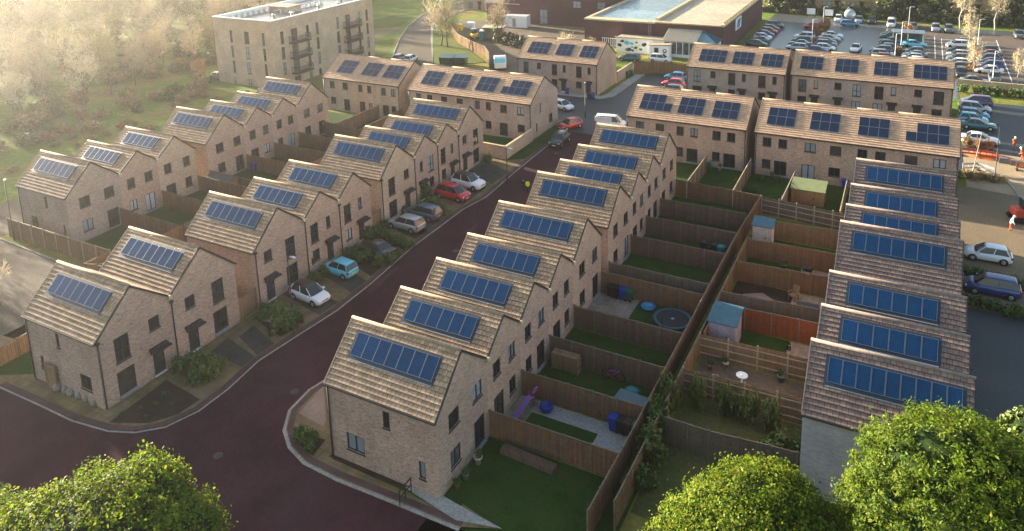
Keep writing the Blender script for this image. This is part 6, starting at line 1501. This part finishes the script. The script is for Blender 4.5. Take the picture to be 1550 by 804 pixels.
for i, (u, v, r, h) in enumerate([(186, 630, .25, .25), (212, 622, .25, .2), (236, 616, .3, .3), (250, 602, .3, .35), (222, 634, .2, .2), (262, 614, .22, .25)]):
    shrub('%s small tuft in the dark corner bed' % ORD[i].replace('first', 'leftmost'), *at(u, v), .11, r, h, LEAFS, seed=i, group='tufts in the dark corner bed', name='tuft', cat='plant')
for i, (x, y) in enumerate([(18.9, 14.0), (20.6, 14.0), (22.0, 13.9), (23.4, 13.9)]):
    shrub('%s of four feathery bamboo shrubs before the pale ribbed fence' % ['leftmost', 'second from the left', 'third from the left', 'rightmost'][i], x, y, .02, .75, 2.2, LEAFIVY, 900, seed=i + 20, group='bamboo shrubs', name='bamboo_shrub')
for i, (u, v, r, h) in enumerate([(985, 700, 1.2, 2.0), (998, 660, 1.0, 2.2), (1010, 625, .8, 2.6), (975, 735, 1.0, 1.2)]):
    shrub(['bright ivy bush beside the alley fence end', 'leafy bush against the alley fence by the worn fence', 'tall narrow bush at the near end of the alley', 'low dark bush at the bottom of the alley'][i], *at(u, v), .02, r, h, LEAFS if i % 2 else LEAFIVY, 1200, seed=i + 30, name='bush', cat='bush')
for i, (u, v, r, h) in enumerate([(1190, 700, 1.6, 1.5), (1250, 735, 1.8, 1.3), (1165, 690, 1.0, 1.0), (1290, 740, 1.6, 1.2)]):
    shrub(['dark bush between the middle tree and the right end house', 'low dark bush at the foot of the right end house', 'scrubby bush where the worn fence meets the trees', 'dark bush below the blue-grey end wall beside the largest tree'][i], *at(u, v), .02, r, h, LEAFS, 1200, seed=i + 40, name='bush', cat='bush')
for i in range(7):
    shrub('%s bush of the hedge between the white and blue cars' % ORD[i], 34.6 + i * .85, 40.6 - .1 * i, .02, .75, .8, LEAFS, seed=i, group='hedge behind the right terrace')
for i in range(7):
    shrub('%s bush of the hedge on the near side of the blue car' % ORD[i], 34.7 + i * .9, 35.6 - .1 * i, .02, .75, .8, LEAFS, seed=i + 2, group='hedge behind the right terrace')
for i in range(9):
    shrub('%s bush from the left of the hedge below the car park wall' % ORD[i], 36.6 + i * 1.5, 102.6 + .2 * (i % 2), .02, 1.0, 1.3, [LEAFS, LEAFY, LEAFS][i % 3], seed=i, group='hedge below the car park wall')
for i, (x, y) in enumerate([(8.6, 56.0), (9.4, 55.5), (15.6, 54.6), (17.2, 55.2), (18.4, 50.0), (15.2, 51.0), (13.4, 52.5), (23.0, 43.0)]):
    shrub('%s little garden bush below the far terraces' % ORD[i], x, y, .02, .5, .7, LEAFS, seed=i, group='small garden bushes')
for i in range(6):
    shrub('%s dry clump in the pale grass by the leaning post' % ORD[i], 35.0 + i * .75, 64.6 + .5 * (i % 2), .02, .8, .8, DRYG, seed=i, group='dry grass clumps', name='dry_grass_clump', cat='dry grass')
for i, (x, y) in enumerate([(36.2, 76.0), (37.2, 75.6), (38.3, 75.7)]):
    shrub(['leftmost spiky dry plant before the white saloon', 'middle spiky dry plant before the white saloon', 'rightmost spiky dry plant before the white saloon'][i], x, y, .02, .7, 1.3, RUSSET if i else DRYG, seed=i + 3, name='dry_plant', cat='plant')
# bare winter trees
def bare_mesh(seed, h, spread, levels=4, trunk=.16, twig_n=1, thin=.022, forks=3, upw=.35, m_t=None):
    g = random.Random(seed); tb, tw = MB(), MB()
    def grow(p, d, L, r, lev):
        q = p + d * L * .5 + Vector((g.uniform(-1, 1), g.uniform(-1, 1), g.uniform(-.3, .6))) * L * .08; e = p + d * L
        (tb if lev >= levels - 1 else tw).tube([p, q, e], [r, r * .8, r * .6], 5 if lev >= levels - 1 else 3, 0, False)
        if lev == 0: return
        for k in range(forks + (1 if lev < 3 else 0)):
            a = g.uniform(0, 2 * PI); o = d.orthogonal().normalized(); o.rotate(Matrix.Rotation(a, 3, d))
            nd = (d * g.uniform(.5, 1.0) + o * g.uniform(.5, 1.0) * spread + Vector((0, 0, upw))).normalized()
            t = g.uniform(.45, 1.0) if k else 1.0
            grow(p + d * L * t, nd, L * g.uniform(.58, .8), max(thin, r * .55), lev - 1)
    grow(Vector((0, 0, -.1)), Vector((g.uniform(-.08, .08), g.uniform(-.08, .08), 1)).normalized(), h * .34, trunk, levels)
    return tb, tw
BARE = []
for i in range(5):
    tb, tw = bare_mesh(100 + i, 10, .85, 4, .17, forks=3, thin=.03)
    BARE.append((tb.mesh('trunk', BARK), tw.mesh('crown', [TWIG, TWIGP, TWIGO][i % 3])))
P, N = crown_points([((0, 0, 2.6), (.7, .7, 2.6)), ((.3, .2, 4.6), (.9, .8, 1.4))], 700, 5, .22); IVY_ME = leaf_mesh('ivy', P, N, .22, LEAFIVY, 3)
P, N = crown_points([((0, 0, 5.2), (2.2, 2.2, 2.6)), ((.8, .5, 6.6), (1.5, 1.4, 1.6)), ((-1, -.6, 4.0), (1.6, 1.6, 1.6))], 1300, 8, .5); HAZE_LEAF = leaf_mesh('late_leaves', P, N, .20, DRYG, 3)
P, N = crown_points([((0, 0, 6.0), (2.3, 2.3, 2.8)), ((1.0, .6, 7.4), (1.6, 1.5, 1.8)), ((-1.1, -.7, 5.0), (1.8, 1.8, 1.9)), ((.4, -1.1, 4.2), (1.5, 1.5, 1.6))], 1500, 8, .55, .6)
TWIGS = [leaf_mesh('twigs', P, N, .055, m_, 3 + i, 13, 2.0) for i, m_ in enumerate((TWIG, TWIGP, TWIGO))]
def bare_tree(label, x, y, h, kind, rz, group=None, ivy=False, z=0, name='bare_tree', crown=None):
    o = thing(name, label, 'tree', (x, y, z), rz, group); s = h / 8.6
    link_mesh('trunk', BARE[kind][0], o, (0, 0, 0), 0, s); link_mesh('crown', crown or BARE[kind][1], o, (0, 0, 0), 0, s)
    if crown is None: link_mesh('twigs', TWIGS[kind % 3], o, (0, 0, 0), 0, s)
    if ivy: link_mesh('ivy', IVY_ME, o, (0, 0, 0), 0, s)
    return o
WG = 'bare winter trees of the hazy wood'
# the wood: a front edge along the bank, then deeper rows
g = random.Random(21); k = 0
for row in range(7):
    n = 22 + row * 3
    for i in range(n):
        y = -6 + i * (150 + row * 14) / n + g.uniform(-3, 3); x = -84 - row * 10 + (y - 20) * -.04 + g.uniform(-3.5, 3.5) - (6 if row == 0 else 0)
        if y > 118 + row * 8: continue
        if y > 60: x = min(x, -93 - (y - 60) * .25 - row * 9 + g.uniform(-3, 3))
        k += 1
        bare_tree('bare winter tree standing in the hazy wood at the upper left', x, y, g.uniform(6.5, 9.5) + row * .6, g.randrange(5), g.uniform(0, 6.3), WG, g.random() < .45)
for i in range(34):   # brambles and scrub at the foot of the wood
    y = -4 + i * 2.6 + g.uniform(-1, 1); x = -77.5 + g.uniform(-5, 2.5) - max(0, y - 55) * .35
    shrub('russet or green scrub bush at the edge of the hazy wood', x, y, 0, g.uniform(1.0, 2.2), g.uniform(.9, 1.9), g.choice([LEAFIVY, RUSSET, DRYG, DRYG]), seed=g.randrange(8), group='scrub bushes along the wood edge', name='scrub_bush', cat='bush')
for i in range(90):
    x = g.uniform(-105, -78); y = g.uniform(-5, 75)
    if y > 55: x -= 14
    shrub('leafy undergrowth bush under the trees of the hazy wood', x, y, 0, g.uniform(1.2, 2.6), g.uniform(1.2, 3.2), g.choice([LEAFIVY, LEAFIVY, RUSSET, DRYG, LEAFY]), seed=g.randrange(8), group='undergrowth bushes in the hazy wood', name='undergrowth_bush', cat='bush')
for i in range(60):
    x = g.uniform(-76, -53); y = g.uniform(20, 62)
    if (x < -66 and y > 60): continue
    shrub('dry tuft on the rough grass bank behind the left terrace', x, y, 0, g.uniform(.5, 1.1), g.uniform(.35, .7), g.choice([DRYG, LEAFIVY, RUSSET, DRYG]), seed=g.randrange(8), group='dry tufts on the bank', name='grass_tuft', cat='grass tuft')
# far woodland beyond, one mass
g2 = np.random.default_rng(4); lob = []
gg = random.Random(9)
for i in range(150):
    t = gg.random(); x = gg.uniform(-330, -120); y = gg.uniform(20, 300)
    if x > -150 and y < 90: x -= 60
    if x > -60 - (y - 100) * 1.1: x = -120 - (y - 60) * 1.0
    r = gg.uniform(4, 7); lob.append(((x, y, r * .9 + 1.5), (r, r, r * 1.1)))
for i in range(60):
    x = gg.uniform(-190, -85); y = gg.uniform(128, 230)
    if x > -62 - (y - 100) * .9: continue
    r = gg.uniform(3.5, 5.5); lob.append(((x, y, r * .8 + .5), (r, r, r * 1.0)))
P, N = crown_points(lob, 90000, 6, 1.0, .6)
o = link_mesh('woodland', leaf_mesh('woodland', P, N, .75, leafmat('wood_mass', [(.15, .105, .06), (.10, .09, .04), (.20, .14, .08), (.08, .08, .03)], .9, .25, .1), 6), None); tag(o, 'hazy winter woodland filling the far left', 'woodland', None, 'stuff')
# single trees
bare_tree('bare tree in the green verge beside the pale road', *at(668, 70), 10.5, 1, .4)
bare_tree('second bare tree in the green verge, nearest the hoarding', *at(678, 72), 9.0, 2, 2.0)
bare_tree('ivy-clad bare tree in the builders yard', *at(752, 66), 9.5, 3, 1.0, None, True)
bare_tree('bare bushy tree behind the three-house terrace', -27.0, 97.5, 6.0, 1, 2.2)
bare_tree('bare spreading tree left of the cabin, behind the three-house terrace', -23.5, 98.5, 5.0, 4, .8)
tb, tw = bare_mesh(300, 12, .55, 4, .15, thin=.03, upw=.5)
BIR = (tb.mesh('trunk', BARKP), tw.mesh('crown', TWIGP))
P, N = crown_points([((0, 0, 8.0), (1.9, 1.9, 3.4)), ((.3, .2, 5.2), (1.8, 1.8, 1.8))], 1700, 18, .5, .7); BTW = leaf_mesh('twigs', P, N, .05, TWIGP, 8, 13, 2.0)
for x, y, h, l in [(37.8, 157.0, 12, 'tall pale birch left of two against the far hedge'), (44.1, 157.7, 11, 'pale birch right of two against the far hedge'), (38.4, 134.0, 7.5, 'tall pale bare tree in the middle of the car park'), (38.3, 113.0, 6.5, 'bare pale tree at the near end of the car park bays'), (44.2, 111.0, 5.5, 'small bare tree at the right edge of the car park'), (50.5, 158, 10, 'bare tree at the top right corner')]:
    o = thing('birch_tree', l, 'tree', (x, y, 0), x, 'pale bare trees round the car park'); link_mesh('trunk', BIR[0], o, (0, 0, 0), 0, h / 11); link_mesh('crown', BIR[1], o, (0, 0, 0), 0, h / 11); link_mesh('twigs', BTW, o, (0, 0, 0), 0, h / 11)
for i, (x, y, r, h) in enumerate([(12.0, 143.0, 1.6, 2.2), (12.2, 146.0, 1.4, 2.6), (12.0, 139.5, 1.2, 1.5), (12.4, 131, 1.1, 1.2), (27.2, 126.5, 1.1, 1.4), (28.2, 142.5, 1.3, 3.0), (38.6, 117.5, 1.3, 1.2)]):
    shrub('%s russet shrub from the left among the car park rows' % ORD[i], x, y, .02, r, h, RUSSET, seed=i, group='russet car park shrubs')
for i, (u, v) in enumerate([(1075, 160), (1291, 158), (1430, 172)]):
    shrub(['russet shrub by the gap between the far terraces', 'russet shrub before the middle doors of the back terrace', 'bare pale shrub at the right end of the back terrace'][i], *at(u, v), .02, .7, 2.2, RUSSET, seed=i + 5, name='russet_shrub')
b4 = at(5, 425)
bare_tree('small bare tree by the road at the left edge', *at(0, 462), 5.0, 2, .6, crown=BARE[1][1])
# dark hedge and trees along the far side of the car park
HEDGE = leafmat('hedge_dark', [(.02, .035, .014), (.03, .045, .018), (.04, .045, .02)], .7, .15)
lob = [((-3 + i * 2.4, 164.5 - i * .17 + (i % 2) * .5, 1.0), (1.7, 1.2, 1.5 + .3 * (i % 3))) for i in range(34)]
P, N = crown_points(lob, 14000, 7, .35); o = link_mesh('boundary_hedge', leaf_mesh('boundary_hedge', P, N, .35, HEDGE, 7)); tag(o, 'long dark hedge along the far side of the large car park', 'hedge')
for i, (x, y, h) in enumerate([(-1, 168, 7), (3.5, 168.5, 6), (24, 168, 8), (28, 169, 6.5), (32.5, 167.5, 7.5), (48, 166, 8), (54, 168, 7), (60, 165, 8)]):
    lob = [((0, 0, h * .55), (h * .32, h * .32, h * .42)), ((h * .15, .4, h * .4), (h * .28, h * .28, h * .3)), ((-h * .17, -.3, h * .45), (h * .25, h * .25, h * .3))]
    leafy_tree('%s dark leafy tree from the left behind the car park hedge' % ORD[i], (x, y), lob, 2600, .42, HEDGE if i % 2 else LEAFIVY, h * .3, 50 + i, .5)
b = MB(); b.loft([[(x * .9, y, z) for x, y, z in ((-4.0, -1.2, 0), (4.0, -1.2, 0), (3.8, 1.2, 0), (-3.8, 1.2, 0))], [(x * .85, y, z) for x, y, z in ((-4.0, -1.2, 2.8), (4.0, -1.2, 2.8), (3.8, 1.2, 2.8), (-3.8, 1.2, 2.8))]], 0, sm=False)
lob = [((-3 + i * 1.5, 0, 1.3), (1.2, 1.2, 1.5)) for i in range(5)]
P, N = crown_points(lob, 3000, 9, .2); tag(link_mesh('clipped_hedge', leaf_mesh('clipped_hedge', P, N, .25, HEDGE, 9), None, (-43.0, 107.0, 0), -.5), 'dark clipped hedge in the yard by the three-house terrace', 'hedge')

# unseen evergreens left of the view, added to shade the red junction
for i, (x, y, h) in enumerate([(-46, -4.5, 9), (-51, -8, 11), (-46, -12, 10), (-52, -2.5, 9.5), (-51, -17, 11)]):
    lob = [((0, 0, h * .55), (h * .36, h * .36, h * .42)), ((h * .2, .6, h * .4), (h * .3, h * .3, h * .3)), ((-h * .2, -.5, h * .45), (h * .28, h * .28, h * .32))]
    leafy_tree('%s evergreen of the added clump out of view, shading the red junction' % ORD[i], (x, y), lob, 5000, .4, HEDGE, h * .3, 80 + i, .5)

for i, (x, y, h) in enumerate([(-66, 6.0, 8.0), (-72, 3.0, 9), (-63, 2.5, 7.5)]):
    bare_tree('%s bare tree by the road beyond the left edge' % ORD[i], x, y, h, i, i * 1.7, 'bare trees by the road at the left')
# pots and small things along the garden walls
POTC = [plain('pot_terracotta', (.32, .13, .07), .8), plain('pot_grey', (.2, .21, .22), .7), plain('pot_cream', (.5, .46, .38), .7)]
_pm = MB(); _pm.lathe([(0, 0), (.15, 0), (.22, .36), (.24, .36), (.24, .42), (.19, .42), (.18, .34), (0, .33)], 12)
POTS = [_pm.mesh('pot', m_) for m_ in POTC]
cols = ['terracotta', 'grey', 'cream']
for i, (x, y, c, where) in enumerate([(8.3, 1.2, 0, 'under the nearest corner house window'), (8.35, 2.0, 1, 'second along the nearest corner house wall'), (8.4, 3.4, 2, 'beside the patio doors of the nearest corner house'), (8.35, 6.6, 0, 'at the wall near the purple slide'), (8.5, 11.2, 2, 'before the window above the log stack garden'),
    (8.4, 15.6, 0, 'in the third lawn from the trampoline'), (8.4, 20.2, 1, 'by the house wall of the trampoline garden'), (8.3, 27.6, 0, 'past the passage by the house wall'), (8.4, 33.2, 2, 'by the wall before the three dark bins'), (18.6, 18.4, 0, 'at the alley end of the bird bath garden'), (19.5, 19.1, 2, 'along the far fence of the bird bath garden'), (23.2, 19.2, 1, 'near the right end of the bird bath garden'),
    (22.0, 27.2, 0, 'left of the dark garden table'), (20.9, 35.3, 1, 'on the lawn left of the barbecue'), (10.6, 55.9, 2, 'by the far terrace doors near the teal bin'), (16.4, 56.0, 0, 'before the far terrace right of the gap')]):
    o = thing('plant_pot', '%s plant pot %s' % (cols[c], where), 'plant pot', (x, y, .02), 0, 'plant pots in the gardens'); s_ = .8 + .35 * (i % 3) / 2
    link_mesh('pot', POTS[c], o, (0, 0, 0), 0, s_); link_mesh('leaves', _sh[(LEAFS.name, 1, 'shrub')][0], o, (0, 0, .36 * s_), i, (.3, .3, .45))
_dm = MB(); _dm.lathe([(0, .004), (.30, .004), (.31, 0)], 16); DCM = _dm.mesh('drain_cover', plain('iron_cover', (.03, .03, .032), .6, .3))
for i, (u, v, wh) in enumerate([(446, 593, 'in the red street beside the nearest corner house'), (690, 380, 'in the middle of the red street'), (330, 690, 'in the junction mouth above the left foreground tree'), (640, 452, 'in the red street below the light blue car'), (842, 232, 'in the street behind the black hatchback')]):
    o = link_mesh('drain_cover', DCM, None, (*at(u, v), .014)); tag(o, 'round iron cover ' + wh, 'drain cover', 'iron covers in the street')
# ------------------------------------------------------------------ the hazy air
hm = bpy.data.materials.new('haze'); hm.use_nodes = True; t = hm.node_tree; t.nodes.clear()
pv = t.nodes.new('ShaderNodeVolumePrincipled'); oo = t.nodes.new('ShaderNodeOutputMaterial'); t.links.new(pv.outputs[0], oo.inputs['Volume'])
pv.inputs['Color'].default_value = (.97, .97, .99, 1); pv.inputs['Density'].default_value = 0.00047; pv.inputs['Anisotropy'].default_value = .88
b = MB(); b.box(c0[0] - S - 5, c0[1] - S - 5, -1, c0[0] + S + 5, c0[1] + S + 5, 37.5)
tag(b.build('haze', hm), kind='stuff')
SC.view_settings.exposure = 2.76
